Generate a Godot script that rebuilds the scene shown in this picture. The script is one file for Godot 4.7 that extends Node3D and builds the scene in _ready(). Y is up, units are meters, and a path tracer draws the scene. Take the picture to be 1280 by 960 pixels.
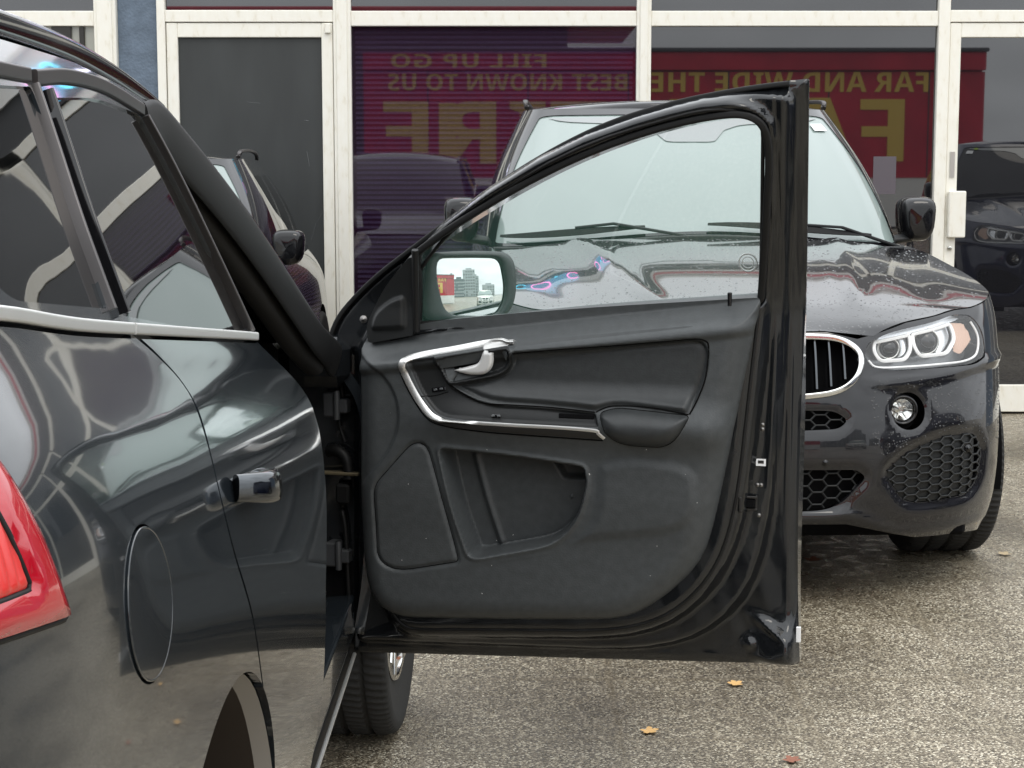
extends Node3D

# ---------------------------------------------------------------- mesh collector
class MB:
	var v := PackedVector3Array()
	var n := PackedVector3Array()
	var uv := PackedVector2Array()
	var ix := PackedInt32Array()

	func vert(p: Vector3, nn: Vector3, t := Vector2.ZERO) -> int:
		v.append(p); n.append(nn); uv.append(t)
		return v.size() - 1

	func tri(a: int, b: int, c: int) -> void:
		var g := (v[b] - v[a]).cross(v[c] - v[a])
		if g.length_squared() < 1e-18:
			return
		if g.dot(n[a] + n[b] + n[c]) > 0.0:
			ix.append(a); ix.append(c); ix.append(b)
		else:
			ix.append(a); ix.append(b); ix.append(c)

	func quad(a: int, b: int, c: int, d: int) -> void:
		tri(a, b, c); tri(a, c, d)

	func flat(p: Array) -> void:
		var nn: Vector3 = (p[1] - p[0]).cross(p[2] - p[0]).normalized()
		var k := []
		for q in p:
			k.append(vert(q, nn, Vector2(q.x, q.y)))
		for i in range(1, p.size() - 1):
			tri(k[0], k[i], k[i + 1])

	# rows of points joined by a smooth skin
	func grid(rows: Array, wrap := false) -> void:
		var nr := rows.size()
		var nc: int = rows[0].size()
		var base := v.size()
		for i in nr:
			for j in nc:
				var jm := (j - 1 + nc) % nc if wrap else maxi(j - 1, 0)
				var jp := (j + 1) % nc if wrap else mini(j + 1, nc - 1)
				var du: Vector3 = rows[mini(i + 1, nr - 1)][j] - rows[maxi(i - 1, 0)][j]
				var dv: Vector3 = rows[i][jp] - rows[i][jm]
				var nn := du.cross(dv)
				if nn.length_squared() < 1e-16:
					du = rows[mini(i + 1, nr - 1)][(j + 1) % nc] - rows[maxi(i - 1, 0)][(j + 1) % nc]
					nn = du.cross(dv)
					if nn.length_squared() < 1e-16:
						var ii := i - 1 if i > 0 else i + 1
						nn = (rows[i][j] - rows[ii][j]) as Vector3
				vert(rows[i][j], nn.normalized(), Vector2(float(j) / nc, float(i) / nr))
		for i in nr - 1:
			for j in (nc if wrap else nc - 1):
				var a := base + i * nc + j
				var b := base + i * nc + (j + 1) % nc
				quad(a, b, b + nc, a + nc)

	# a cross-section carried along a path; scales: one number per point
	func sweep(path: PackedVector3Array, cs: PackedVector2Array, up := Vector3.UP, closed := false, scales := PackedFloat32Array(), hard := false) -> void:
		var m := path.size()
		var rings := []
		for i in m:
			var t: Vector3
			if closed:
				t = path[(i + 1) % m] - path[(i - 1 + m) % m]
			else:
				t = path[mini(i + 1, m - 1)] - path[maxi(i - 1, 0)]
			t = t.normalized()
			var side := t.cross(up)
			if side.length() < 1e-4:
				side = t.cross(Vector3(0.3, 0.5, 0.8))
			side = side.normalized()
			var u2 := side.cross(t).normalized()
			var s := scales[i] if scales.size() else 1.0
			var ring := PackedVector3Array()
			for c in cs:
				ring.append(path[i] + side * c.x * s + u2 * c.y * s)
			rings.append(ring)
		if closed:
			rings.append(rings[0])
		if hard:
			var k := cs.size()
			for j in k:
				var strip := []
				for r in rings:
					strip.append(PackedVector3Array([r[j], r[(j + 1) % k]]))
				grid(strip)
		else:
			grid(rings, true)
		if not closed:
			for e in [0, rings.size() - 1]:
				var r: PackedVector3Array = rings[e]
				var c := Vector3.ZERO
				for q in r:
					c += q
				c /= r.size()
				var nn := (path[0] - path[1]).normalized() if e == 0 else (path[m - 1] - path[m - 2]).normalized()
				var ci := vert(c, nn)
				var f := []
				for q in r:
					f.append(vert(q, nn))
				for j in r.size():
					tri(ci, f[j], f[(j + 1) % r.size()])

	func tube(path: PackedVector3Array, r: float, closed := false, seg := 8, up := Vector3.UP) -> void:
		var cs := PackedVector2Array()
		for k in seg:
			cs.append(Vector2.from_angle(TAU * k / seg) * r)
		sweep(path, cs, up, closed)

	func box(c: Vector3, size: Vector3, bev := 0.0, b := Basis()) -> void:
		var h := size * 0.5
		bev = minf(bev, minf(h.x, minf(h.y, h.z)) * 0.49)
		var e := [Vector3(h.x, h.y - bev, h.z - bev), Vector3(h.x - bev, h.y, h.z - bev), Vector3(h.x - bev, h.y - bev, h.z)]
		var at := func(ax: int, s: Vector3) -> Vector3:
			return c + b * (e[ax] * s)
		for ax in 3:
			var u := (ax + 1) % 3
			var w := (ax + 2) % 3
			for sg in [-1.0, 1.0]:
				var q := []
				for k in [[-1, -1], [1, -1], [1, 1], [-1, 1]]:
					var s := Vector3.ONE
					s[ax] = sg; s[u] = k[0]; s[w] = k[1]
					q.append(at.call(ax, s))
				flat_out(q, c)
			if bev > 0.0:
				for su in [-1.0, 1.0]:
					for sw in [-1.0, 1.0]:
						var s1 := Vector3.ONE
						s1[ax] = -1; s1[u] = su; s1[w] = sw
						var s2 := s1
						s2[ax] = 1
						flat_out([at.call(u, s1), at.call(u, s2), at.call(w, s2), at.call(w, s1)], c)
		if bev > 0.0:
			for sx in [-1.0, 1.0]:
				for sy in [-1.0, 1.0]:
					for sz in [-1.0, 1.0]:
						var s := Vector3(sx, sy, sz)
						flat_out([at.call(0, s), at.call(1, s), at.call(2, s)], c)

	func flat_out(p: Array, c: Vector3) -> void:
		var nn: Vector3 = (p[1] - p[0]).cross(p[2] - p[0]).normalized()
		if nn.dot(p[0] - c) < 0:
			nn = -nn
		var k := []
		for q in p:
			k.append(vert(q, nn, Vector2(q.x + q.z, q.y)))
		for i in range(1, p.size() - 1):
			tri(k[0], k[i], k[i + 1])

	# profile of (radius, along y) turned about the y axis of xf
	func lathe(prof: PackedVector2Array, seg: int, xf: Transform3D) -> void:
		var rows := []
		for q in prof:
			var r := PackedVector3Array()
			for k in seg:
				var a := TAU * k / seg
				r.append(xf * Vector3(cos(a) * q.x, q.y, sin(a) * q.x))
			rows.append(r)
		grid(rows, true)

	# a curved sheet: the outline poly (with holes) lives in a plane, f lifts it into space
	func patch(poly: PackedVector2Array, holes: Array, f: Callable, cell: float, rim := 0.0) -> void:
		var lo := poly[0]
		var hi := poly[0]
		for q in poly:
			lo = lo.min(q); hi = hi.max(q)
		lo -= Vector2(cell, cell) * 1.37
		var nx := int(ceil((hi.x - lo.x) / cell)) + 2
		var ny := int(ceil((hi.y - lo.y) / cell)) + 2
		var mark := PackedByteArray()
		mark.resize(nx * ny)
		var loops := [poly] + holes
		for l in loops:
			for k in l.size():
				var a: Vector2 = l[k]
				var b: Vector2 = l[(k + 1) % l.size()]
				var m := int(ceil(a.distance_to(b) / (cell * 0.12))) + 1
				for i in m + 1:
					var q := (a.lerp(b, float(i) / m) - lo) / cell
					mark[int(q.y) * nx + int(q.x)] = 1
		var cache := {}
		var ids := {}
		var pos := func(i: int, j: int) -> Vector3:
			var key := j * 100000 + i
			if not cache.has(key):
				cache[key] = f.call(lo + Vector2(i, j) * cell)
			return cache[key]
		var node := func(i: int, j: int) -> int:
			var key := j * 100000 + i
			if not ids.has(key):
				var du: Vector3 = pos.call(i + 1, j) - pos.call(i - 1, j)
				var dv: Vector3 = pos.call(i, j + 1) - pos.call(i, j - 1)
				ids[key] = vert(pos.call(i, j), du.cross(dv).normalized(), lo + Vector2(i, j) * cell)
			return ids[key]
		var e := cell * 0.8
		var free := {}
		var loose := func(q: Vector2) -> int:
			var key := Vector2i((q * 40000.0).round())
			if not free.has(key):
				var du: Vector3 = f.call(q + Vector2(e, 0)) - f.call(q - Vector2(e, 0))
				var dv: Vector3 = f.call(q + Vector2(0, e)) - f.call(q - Vector2(0, e))
				free[key] = vert(f.call(q), du.cross(dv).normalized(), q)
			return free[key]
		for j in ny - 1:
			var yc := lo.y + (j + 0.5) * cell
			var cross := PackedFloat32Array()
			for l in loops:
				var m: int = l.size()
				for k in m:
					var a: Vector2 = l[k]
					var b: Vector2 = l[(k + 1) % m]
					if (a.y > yc) != (b.y > yc):
						cross.append(a.x + (yc - a.y) / (b.y - a.y) * (b.x - a.x))
			cross.sort()
			for i in nx - 1:
				if mark[j * nx + i]:
					var o := lo + Vector2(i, j) * cell
					var sq := PackedVector2Array([o, o + Vector2(cell, 0), o + Vector2(cell, cell), o + Vector2(0, cell)])
					var parts: Array = Geometry2D.intersect_polygons(sq, poly)
					for hl in holes:
						var nxt: Array = []
						for pp in parts:
							nxt.append_array(Geometry2D.clip_polygons(pp, hl))
						parts = nxt
					for pp in parts:
						var t := Geometry2D.triangulate_polygon(pp)
						for k in t.size() / 3:
							tri(loose.call(pp[t[k * 3]]), loose.call(pp[t[k * 3 + 1]]), loose.call(pp[t[k * 3 + 2]]))
				else:
					var xc := lo.x + (i + 0.5) * cell
					var c := 0
					for x in cross:
						if x < xc:
							c += 1
					if c % 2:
						quad(node.call(i, j), node.call(i + 1, j), node.call(i + 1, j + 1), node.call(i, j + 1))
		if rim != 0.0:
			for l in loops:
				edge(l, f, rim, cell)

	# the turned-in edge of a sheet
	func edge(l: PackedVector2Array, f: Callable, depth: float, cell: float) -> void:
		var e := cell * 0.8
		var m := l.size()
		var top := PackedVector3Array()
		var nor := PackedVector3Array()
		for q in l:
			var du: Vector3 = f.call(q + Vector2(e, 0)) - f.call(q - Vector2(e, 0))
			var dv: Vector3 = f.call(q + Vector2(0, e)) - f.call(q - Vector2(0, e))
			top.append(f.call(q)); nor.append(du.cross(dv).normalized())
		var r0 := top.duplicate()
		var r2 := PackedVector3Array()
		for k in m:
			r2.append(top[k] + nor[k] * depth)
		grid([r0, r2], true)

	func mesh() -> ArrayMesh:
		var a := []
		a.resize(Mesh.ARRAY_MAX)
		a[Mesh.ARRAY_VERTEX] = v
		a[Mesh.ARRAY_NORMAL] = n
		a[Mesh.ARRAY_TEX_UV] = uv
		a[Mesh.ARRAY_INDEX] = ix
		var m := ArrayMesh.new()
		if ix.size():
			m.add_surface_from_arrays(Mesh.PRIMITIVE_TRIANGLES, a)
		return m

# a smooth curve y(x) through points, baked to a table
class Lut:
	var x0: float
	var dx: float
	var y := PackedFloat32Array()
	func _init(p: Array) -> void:
		var c := Curve2D.new()
		var pts := PackedVector2Array()
		var k := p.size() / 2
		for i in k - 1:
			var a := Vector2(p[maxi(i - 1, 0) * 2], p[maxi(i - 1, 0) * 2 + 1])
			var b := Vector2(p[i * 2], p[i * 2 + 1])
			var d := Vector2(p[(i + 1) * 2], p[(i + 1) * 2 + 1])
			var g := Vector2(p[mini(i + 2, k - 1) * 2], p[mini(i + 2, k - 1) * 2 + 1])
			if i == 0:
				a = 2 * b - d
			if i == k - 2:
				g = 2 * d - b
			for j in 10:
				pts.append(b.cubic_interpolate(d, a, g, j / 10.0))
		pts.append(Vector2(p[-2], p[-1]))
		x0 = p[0]
		dx = (p[-2] - x0) / 400.0
		var at := 0
		for i in 401:
			var x := x0 + dx * i
			while at < pts.size() - 2 and pts[at + 1].x < x:
				at += 1
			var w := clampf((x - pts[at].x) / maxf(pts[at + 1].x - pts[at].x, 1e-6), 0, 1)
			y.append(lerpf(pts[at].y, pts[at + 1].y, w))
	func g(x: float) -> float:
		var q := clampf((x - x0) / dx, 0.0, 399.999)
		var i := int(q)
		return lerpf(y[i], y[i + 1], q - i)

# a plan outline with its normal, by arc length
class Plan:
	var p := PackedVector2Array()
	var s := PackedFloat32Array()
	var tp := PackedVector2Array()
	var tn := PackedVector2Array()
	var len := 0.0
	func _init(q: Array) -> void:
		var k := q.size() / 2
		for i in k - 1:
			var b := Vector2(q[i * 2], q[i * 2 + 1])
			var d := Vector2(q[i * 2 + 2], q[i * 2 + 3])
			var a := 2 * b - d if i == 0 else Vector2(q[i * 2 - 2], q[i * 2 - 1])
			var g := 2 * d - b if i == k - 2 else Vector2(q[i * 2 + 4], q[i * 2 + 5])
			for j in 12:
				p.append(b.cubic_interpolate(d, a, g, j / 12.0))
		p.append(Vector2(q[-2], q[-1]))
		s.append(0)
		for i in p.size() - 1:
			len += p[i].distance_to(p[i + 1])
			s.append(len)
		var at := 0
		for i in 1001:
			var x := len * i / 1000.0
			while at < p.size() - 2 and s[at + 1] < x:
				at += 1
			tp.append(p[at].lerp(p[at + 1], clampf((x - s[at]) / (s[at + 1] - s[at]), 0, 1)))
		for i in 1001:
			var t := (tp[mini(i + 6, 1000)] - tp[maxi(i - 6, 0)]).normalized()
			tn.append(Vector2(t.y, -t.x))
	func at(x: float) -> Vector2:
		var q := clampf(x / len * 1000.0, 0, 999.999)
		var r := tp[int(q)].lerp(tp[int(q) + 1], q - int(q))
		if x < 0:
			r += (tp[1] - tp[0]).normalized() * x
		return r
	func nor(x: float) -> Vector2:
		var q := clampf(x / len * 1000.0, 0, 999.999)
		return tn[int(q)].lerp(tn[int(q) + 1], q - int(q))

# an outline that gives signed distance (inside positive)
class Pg:
	var q: PackedVector2Array
	var lo: Vector2
	var hi: Vector2
	func _init(a: PackedVector2Array) -> void:
		q = a
		lo = a[0]; hi = a[0]
		for k in a:
			lo = lo.min(k); hi = hi.max(k)
	func d(p: Vector2, m: float) -> float:
		if p.x < lo.x - m or p.y < lo.y - m or p.x > hi.x + m or p.y > hi.y + m:
			return -m
		var best := m * m
		var a := q[q.size() - 1]
		for b in q:
			if minf(a.x, b.x) - p.x < m and p.x - maxf(a.x, b.x) < m and minf(a.y, b.y) - p.y < m and p.y - maxf(a.y, b.y) < m:
				best = minf(best, p.distance_squared_to(Geometry2D.get_closest_point_to_segment(p, a, b)))
			a = b
		return sqrt(best) * (1.0 if Geometry2D.is_point_in_polygon(p, q) else -1.0)

# ---------------------------------------------------------------- small helpers
func rp(a: Array, n := 4) -> PackedVector2Array:      # outline with rounded corners: x, y, radius, ...
	var out := PackedVector2Array()
	var k := a.size() / 3
	for i in k:
		var c := Vector2(a[i * 3], a[i * 3 + 1])
		var p := Vector2(a[(i - 1 + k) % k * 3], a[(i - 1 + k) % k * 3 + 1])
		var q := Vector2(a[(i + 1) % k * 3], a[(i + 1) % k * 3 + 1])
		var r: float = a[i * 3 + 2]
		var r1 := minf(r, c.distance_to(p) * 0.48)
		var r2 := minf(r, c.distance_to(q) * 0.48)
		if r < 0.0015:
			out.append(c)
			continue
		var s := c + (p - c).normalized() * r1
		var e := c + (q - c).normalized() * r2
		for j in n + 1:
			var t := float(j) / n
			out.append(s.lerp(c, t).lerp(c.lerp(e, t), t))
	return out

func oval(cx: float, cy: float, rx: float, ry: float, n := 32) -> PackedVector2Array:
	var o := PackedVector2Array()
	for i in n:
		o.append(Vector2(cx + cos(TAU * i / n) * rx, cy + sin(TAU * i / n) * ry))
	return o

func dens(l: PackedVector2Array, step: float, closed := true) -> PackedVector2Array:
	var o := PackedVector2Array()
	var m := l.size()
	for i in (m if closed else m - 1):
		var a := l[i]
		var b := l[(i + 1) % m]
		var k := maxi(1, int(ceil(a.distance_to(b) / step)))
		for j in k:
			o.append(a.lerp(b, float(j) / k))
	if not closed:
		o.append(l[m - 1])
	return o

func grow(l: PackedVector2Array, by: float) -> PackedVector2Array:
	var r := Geometry2D.offset_polygon(l, by)
	return r[0] if r.size() else l

func lift(l: PackedVector2Array, f: Callable) -> PackedVector3Array:
	var o := PackedVector3Array()
	for q in l:
		o.append(f.call(q))
	return o

func pairs(a: Array) -> PackedVector2Array:
	var o := PackedVector2Array()
	for i in a.size() / 2:
		o.append(Vector2(a[i * 2], a[i * 2 + 1]))
	return o

func curve2(a: Array, n := 6) -> PackedVector2Array:
	var p := pairs(a)
	var o := PackedVector2Array()
	var k := p.size()
	for i in k - 1:
		var pa := p[i - 1] if i else 2 * p[0] - p[1]
		var pd := p[i + 2] if i < k - 2 else 2 * p[k - 1] - p[k - 2]
		for j in n:
			o.append(p[i].cubic_interpolate(p[i + 1], pa, pd, float(j) / n))
	o.append(p[k - 1])
	return o

func curve3(p: Array, n := 6) -> PackedVector3Array:
	var o := PackedVector3Array()
	var k := p.size()
	for i in k - 1:
		var pa: Vector3 = p[i - 1] if i else 2 * p[0] - p[1]
		var pd: Vector3 = p[i + 2] if i < k - 2 else 2 * p[k - 1] - p[k - 2]
		for j in n:
			o.append((p[i] as Vector3).cubic_interpolate(p[i + 1], pa, pd, float(j) / n))
	o.append(p[k - 1])
	return o

func rect2(w: float, h: float, b := 0.0) -> PackedVector2Array:
	if b <= 0:
		return PackedVector2Array([Vector2(-w, -h) / 2, Vector2(w, -h) / 2, Vector2(w, h) / 2, Vector2(-w, h) / 2])
	return rp([-w / 2, -h / 2, b, w / 2, -h / 2, b, w / 2, h / 2, b, -w / 2, h / 2, b], 3)

func ss(a: float, b: float, x: float) -> float:
	return smoothstep(a, b, x)

var taken := {}
func numbered(called: String) -> String:
	var k: int = taken.get(called, 0)
	taken[called] = k + 1
	return called if k == 0 else "%s_%03d" % [called, k]

func thing(called: String, label: String, category: String, at := Vector3.ZERO, turn := 0.0, group := "") -> Node3D:
	var o := Node3D.new()
	o.name = numbered(called)
	add_child(o)
	o.position = at
	o.rotation.y = turn
	tag(o, label, category, group)
	return o

func tag(o: Node, label: String, category: String, group := "") -> Node:
	o.set_meta("label", label)
	o.set_meta("category", category)
	if group:
		o.set_meta("group", group)
	return o

# commit a collected mesh as one named object; off is taken away from every point
func put(called: String, mb: MB, mat: Material, parent: Node, off := Vector3.ZERO) -> MeshInstance3D:
	if off != Vector3.ZERO:
		for i in mb.v.size():
			mb.v[i] -= off
	var o := MeshInstance3D.new()
	o.mesh = mb.mesh()
	o.material_override = mat
	o.name = called if parent != self else numbered(called)
	parent.add_child(o, true)
	return o

func inst(called: String, mesh: Mesh, mat: Material, parent: Node, at: Transform3D) -> MeshInstance3D:
	var o := MeshInstance3D.new()
	o.mesh = mesh
	o.material_override = mat
	o.name = called
	o.transform = at
	parent.add_child(o, true)
	return o

# ---------------------------------------------------------------- materials
var M := {}
func lin(r: float, g: float, b: float) -> Color:
	return Color(r, g, b).linear_to_srgb()

func mat(called: String, c: Color, rough := 0.5, metal := 0.0, spec := 0.5) -> StandardMaterial3D:
	var m := StandardMaterial3D.new()
	m.resource_name = called
	m.albedo_color = c
	m.roughness = rough
	m.metallic = metal
	m.metallic_specular = spec
	M[called] = m
	return m

func noise(type: int, freq: float, seed_ := 1, oct := 3) -> FastNoiseLite:
	var f := FastNoiseLite.new()
	f.noise_type = type
	f.frequency = freq
	f.seed = seed_
	f.fractal_octaves = oct
	return f

func ntex(f: FastNoiseLite, size := 512, ramp: Gradient = null) -> NoiseTexture2D:
	var t := NoiseTexture2D.new()
	t.width = size
	t.height = size
	t.seamless = true
	t.noise = f
	if ramp:
		t.color_ramp = ramp
	return t

func ramp(a: Array) -> Gradient:
	var g := Gradient.new()
	g.offsets = PackedFloat32Array(a.map(func(x): return x[0]))
	g.colors = PackedColorArray(a.map(func(x): return x[1]))
	return g

func tri_uv(m: StandardMaterial3D, scale: float, world := true) -> void:
	m.uv1_triplanar = true
	m.uv1_world_triplanar = world
	m.uv1_scale = Vector3.ONE * scale

func _materials() -> void:
	var m: StandardMaterial3D
	# car paints
	m = mat("grey_paint", lin(0.016, 0.020, 0.024), 0.16, 0.0, 0.3)
	m.clearcoat_enabled = true; m.clearcoat = 1.0; m.clearcoat_roughness = 0.04
	m = mat("black_paint", lin(0.010, 0.010, 0.012), 0.15, 0.0, 0.25)
	m.clearcoat_enabled = true; m.clearcoat = 1.0; m.clearcoat_roughness = 0.03
	m = mat("blue_paint", lin(0.012, 0.018, 0.05), 0.15)
	m.clearcoat_enabled = true; m.clearcoat = 1.0; m.clearcoat_roughness = 0.03
	var dirt := noise(FastNoiseLite.TYPE_SIMPLEX_SMOOTH, 0.012, 9, 4)
	m = mat("shell_paint", lin(0.0085, 0.0095, 0.0108), 1.0, 0.0, 0.55)
	m.roughness_texture = ntex(dirt, 512, ramp([[0.0, Color(0.06, 0.06, 0.06)], [0.5, Color(0.09, 0.09, 0.09)], [0.8, Color(0.2, 0.2, 0.2)], [1.0, Color(0.34, 0.34, 0.34)]]))
	tri_uv(m, 2.2)
	# door trim
	var grain := noise(FastNoiseLite.TYPE_CELLULAR, 0.06, 3, 2)
	var gt := ntex(grain, 512)
	var wear := ntex(noise(FastNoiseLite.TYPE_SIMPLEX_SMOOTH, 0.01, 21, 5), 512, ramp([[0.0, Color(0.86, 0.86, 0.86)], [0.6, Color(0.95, 0.95, 0.95)], [1.0, Color(1, 1, 1)]]))
	for d in [["trim_plastic", 0.062, 0.48, 0.030], ["soft_trim", 0.036, 0.46, 0.022], ["dark_plastic", 0.014, 0.5, 0.015], ["cloth_grille", 0.058, 0.62, 0.03]]:
		m = mat(d[0], lin(d[1], d[1] * 1.09, d[1] * 1.13), d[2], 0.0, 0.45)
		m.heightmap_enabled = true
		m.heightmap_scale = d[3]
		m.heightmap_texture = gt
		m.albedo_texture = wear
		tri_uv(m, 7.0)
	mat("rubber", lin(0.006, 0.006, 0.006), 0.55, 0.0, 0.4)
	mat("seam", lin(0.004, 0.004, 0.004), 0.8, 0.0, 0.2)
	mat("gloss_black", lin(0.006, 0.006, 0.007), 0.06)
	mat("chrome", Color(0.86, 0.86, 0.85), 0.09, 1.0)
	mat("satin_metal", Color(0.80, 0.80, 0.78), 0.30, 1.0)
	mat("bright_satin", Color(0.93, 0.93, 0.92), 0.42, 0.85)
	mat("silver_paint", lin(0.62, 0.62, 0.61), 0.3, 0.25)
	mat("lint", lin(0.5, 0.5, 0.48), 0.9)
	mat("post_metal", Color(0.36, 0.35, 0.35), 0.38, 0.9)
	mat("dull_metal", lin(0.26, 0.25, 0.24), 0.36, 0.9)
	mat("dark_metal", lin(0.05, 0.048, 0.046), 0.45, 0.7)
	mat("rusty_steel", lin(0.30, 0.25, 0.16), 0.45, 0.8)
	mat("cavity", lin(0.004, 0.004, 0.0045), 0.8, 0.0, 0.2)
	mat("pillar_trim", lin(0.012, 0.012, 0.012), 0.6)
	mat("tan_trim", lin(0.26, 0.235, 0.21), 0.7)
	mat("liner", lin(0.30, 0.28, 0.25), 0.8)
	mat("mud", lin(0.035, 0.025, 0.017), 0.9)
	mat("hinge_paint", lin(0.045, 0.047, 0.05), 0.45)
	mat("dark_chrome", Color(0.36, 0.37, 0.38), 0.10, 1.0)
	m = mat("rain_drop", lin(0.02, 0.02, 0.022), 0.02)
	m.clearcoat_enabled = true; m.clearcoat = 1.0; m.clearcoat_roughness = 0.0
	m = mat("dark_glass", lin(0.004, 0.0042, 0.0042), 0.015, 0.0, 0.5)
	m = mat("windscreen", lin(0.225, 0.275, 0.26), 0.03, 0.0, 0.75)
	m = mat("clear_glass", Color(0.52, 0.78, 0.69, 0.10), 0.02)
	m.transparency = BaseMaterial3D.TRANSPARENCY_ALPHA
	m = mat("lens_glass", Color(0.9, 0.9, 0.9, 0.03), 0.02)
	m.transparency = BaseMaterial3D.TRANSPARENCY_ALPHA
	mat("mirror_glass", Color(0.94, 0.97, 0.96), 0.0, 1.0)
	m = mat("tail_red", lin(0.42, 0.004, 0.014), 0.12)
	m.clearcoat_enabled = true; m.clearcoat = 1.0; m.clearcoat_roughness = 0.02
	m = mat("tail_orange", lin(0.66, 0.016, 0.010), 0.2)
	m.clearcoat_enabled = true; m.clearcoat = 1.0
	mat("lamp_chrome", Color(0.88, 0.89, 0.9), 0.25, 0.85)
	mat("lamp_grey", lin(0.20, 0.21, 0.215), 0.25, 0.5)
	mat("lamp_white", lin(0.85, 0.85, 0.84), 0.3)
	mat("amber", lin(0.62, 0.42, 0.32), 0.3)
	m = mat("tyre_rubber", lin(0.032, 0.032, 0.031), 0.7, 0.0, 0.35)
	m.heightmap_enabled = true; m.heightmap_scale = 0.06; m.heightmap_texture = gt
	tri_uv(m, 3.0)
	mat("sunshade_foil", lin(0.62, 0.68, 0.67), 0.35)
	mat("etch", lin(0.42, 0.45, 0.44), 0.6)
	mat("paper", lin(0.8, 0.8, 0.8), 0.7)
	mat("faded_notice", lin(0.10, 0.085, 0.10), 0.5)
	mat("green_print", lin(0.35, 0.5, 0.03), 0.6)
	# storefront
	var streak := noise(FastNoiseLite.TYPE_SIMPLEX_SMOOTH, 0.02, 31, 4)
	m = mat("cream_frame", lin(0.88, 0.86, 0.785), 0.5)
	m.albedo_texture = ntex(streak, 512, ramp([[0.0, Color(0.93, 0.915, 0.88)], [0.3, Color(0.985, 0.98, 0.97)], [1.0, Color(1, 1, 1)]]))
	m.uv1_triplanar = true; m.uv1_world_triplanar = true; m.uv1_scale = Vector3(2.0, 0.7, 2.0)
	m = mat("blue_stucco", lin(0.155, 0.20, 0.26), 0.9)
	m.heightmap_enabled = true; m.heightmap_scale = 0.25; m.heightmap_texture = gt
	tri_uv(m, 1.7)
	m.albedo_texture = wear
	m = mat("charcoal_panel", lin(0.052, 0.056, 0.056), 0.42, 0.0, 0.4)
	m.albedo_texture = ntex(noise(FastNoiseLite.TYPE_SIMPLEX_SMOOTH, 0.006, 12, 5), 512, ramp([[0.0, Color(0.88, 0.88, 0.88)], [1.0, Color(1, 1, 1)]]))
	m.uv1_triplanar = true; m.uv1_world_triplanar = true; m.uv1_scale = Vector3(1.2, 0.25, 1.2)
	m = mat("tinted_pane", lin(0.010, 0.010, 0.012), 0.015, 0.0, 0.75)
	m.clearcoat_enabled = true; m.clearcoat = 1.0; m.clearcoat_roughness = 0.0
	m = mat("pale_pane", lin(0.33, 0.33, 0.28), 0.04, 0.0, 0.75)
	m = mat("smoked_pane", Color(lin(0.03, 0.012, 0.03), 0.55), 0.015, 0.0, 0.75)
	m.transparency = BaseMaterial3D.TRANSPARENCY_ALPHA
	m.clearcoat_enabled = true; m.clearcoat = 1.0; m.clearcoat_roughness = 0.0
	m.albedo_texture = ntex(noise(FastNoiseLite.TYPE_SIMPLEX_SMOOTH, 0.004, 8, 2), 128, ramp([[0.0, Color(0.92, 0.92, 0.92)], [1.0, Color.WHITE]]))
	mat("blind_slat", lin(0.34, 0.30, 0.60), 0.6)
	mat("room_dark", lin(0.02, 0.014, 0.03), 0.9)
	mat("dark_siding", lin(0.05, 0.052, 0.056), 0.6)
	mat("white_band", lin(0.78, 0.77, 0.74), 0.6)
	m = mat("red_cladding", lin(0.58, 0.016, 0.045), 0.5)
	m.albedo_texture = wear
	tri_uv(m, 0.15)
	mat("yellow_paint", lin(0.72, 0.50, 0.10), 0.6)
	mat("concrete", lin(0.42, 0.41, 0.38), 0.85)
	mat("tower_pale", lin(0.40, 0.42, 0.43), 0.8)
	mat("tower_dark", lin(0.10, 0.12, 0.13), 0.4)
	mat("leaf_orange", lin(0.55, 0.33, 0.12), 0.7)
	mat("leaf_red", lin(0.26, 0.10, 0.06), 0.7)
	mat("leaf_tan", lin(0.42, 0.33, 0.20), 0.7)
	for d in [["led_pink", Color(1.0, 0.45, 0.70)], ["led_cyan", Color(0.35, 0.82, 0.95)], ["led_white", Color(0.9, 0.9, 1.0)]]:
		m = mat(d[0], d[1], 0.4)
		m.emission_enabled = true
		m.emission = d[1]
		m.emission_energy_multiplier = 3.0
	# asphalt with pale stones, worn and wet in places
	var cell := noise(FastNoiseLite.TYPE_CELLULAR, 0.10, 4, 1)
	cell.cellular_return_type = FastNoiseLite.RETURN_CELL_VALUE
	cell.fractal_type = FastNoiseLite.FRACTAL_NONE
	m = mat("asphalt", Color.WHITE, 1.0, 0.0, 0.5)
	m.albedo_texture = ntex(cell, 1024, ramp([[0.0, lin(0.085, 0.070, 0.051)], [0.30, lin(0.175, 0.147, 0.107)], [0.55, lin(0.27, 0.231, 0.172)], [0.80, lin(0.44, 0.385, 0.29)], [0.93, lin(0.68, 0.62, 0.49)], [1.0, lin(0.84, 0.80, 0.67)]]))
	var hn := noise(FastNoiseLite.TYPE_CELLULAR, 0.10, 4, 1)
	hn.cellular_return_type = FastNoiseLite.RETURN_DISTANCE
	hn.fractal_type = FastNoiseLite.FRACTAL_NONE
	m.heightmap_enabled = true
	m.heightmap_scale = -0.22
	m.heightmap_flip_texture = false
	m.heightmap_texture = ntex(hn, 1024)
	m.uv1_scale = Vector3(1.9, 1.9, 1.9)
	m.roughness_texture = ntex(noise(FastNoiseLite.TYPE_SIMPLEX_SMOOTH, 0.012, 15, 4), 512, ramp([[0.0, Color(0.14, 0.14, 0.14)], [0.5, Color(0.32, 0.32, 0.32)], [1.0, Color(0.55, 0.55, 0.55)]]))
	m.detail_enabled = true
	m.detail_blend_mode = BaseMaterial3D.BLEND_MODE_MUL
	m.detail_uv_layer = BaseMaterial3D.DETAIL_UV_2
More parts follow.
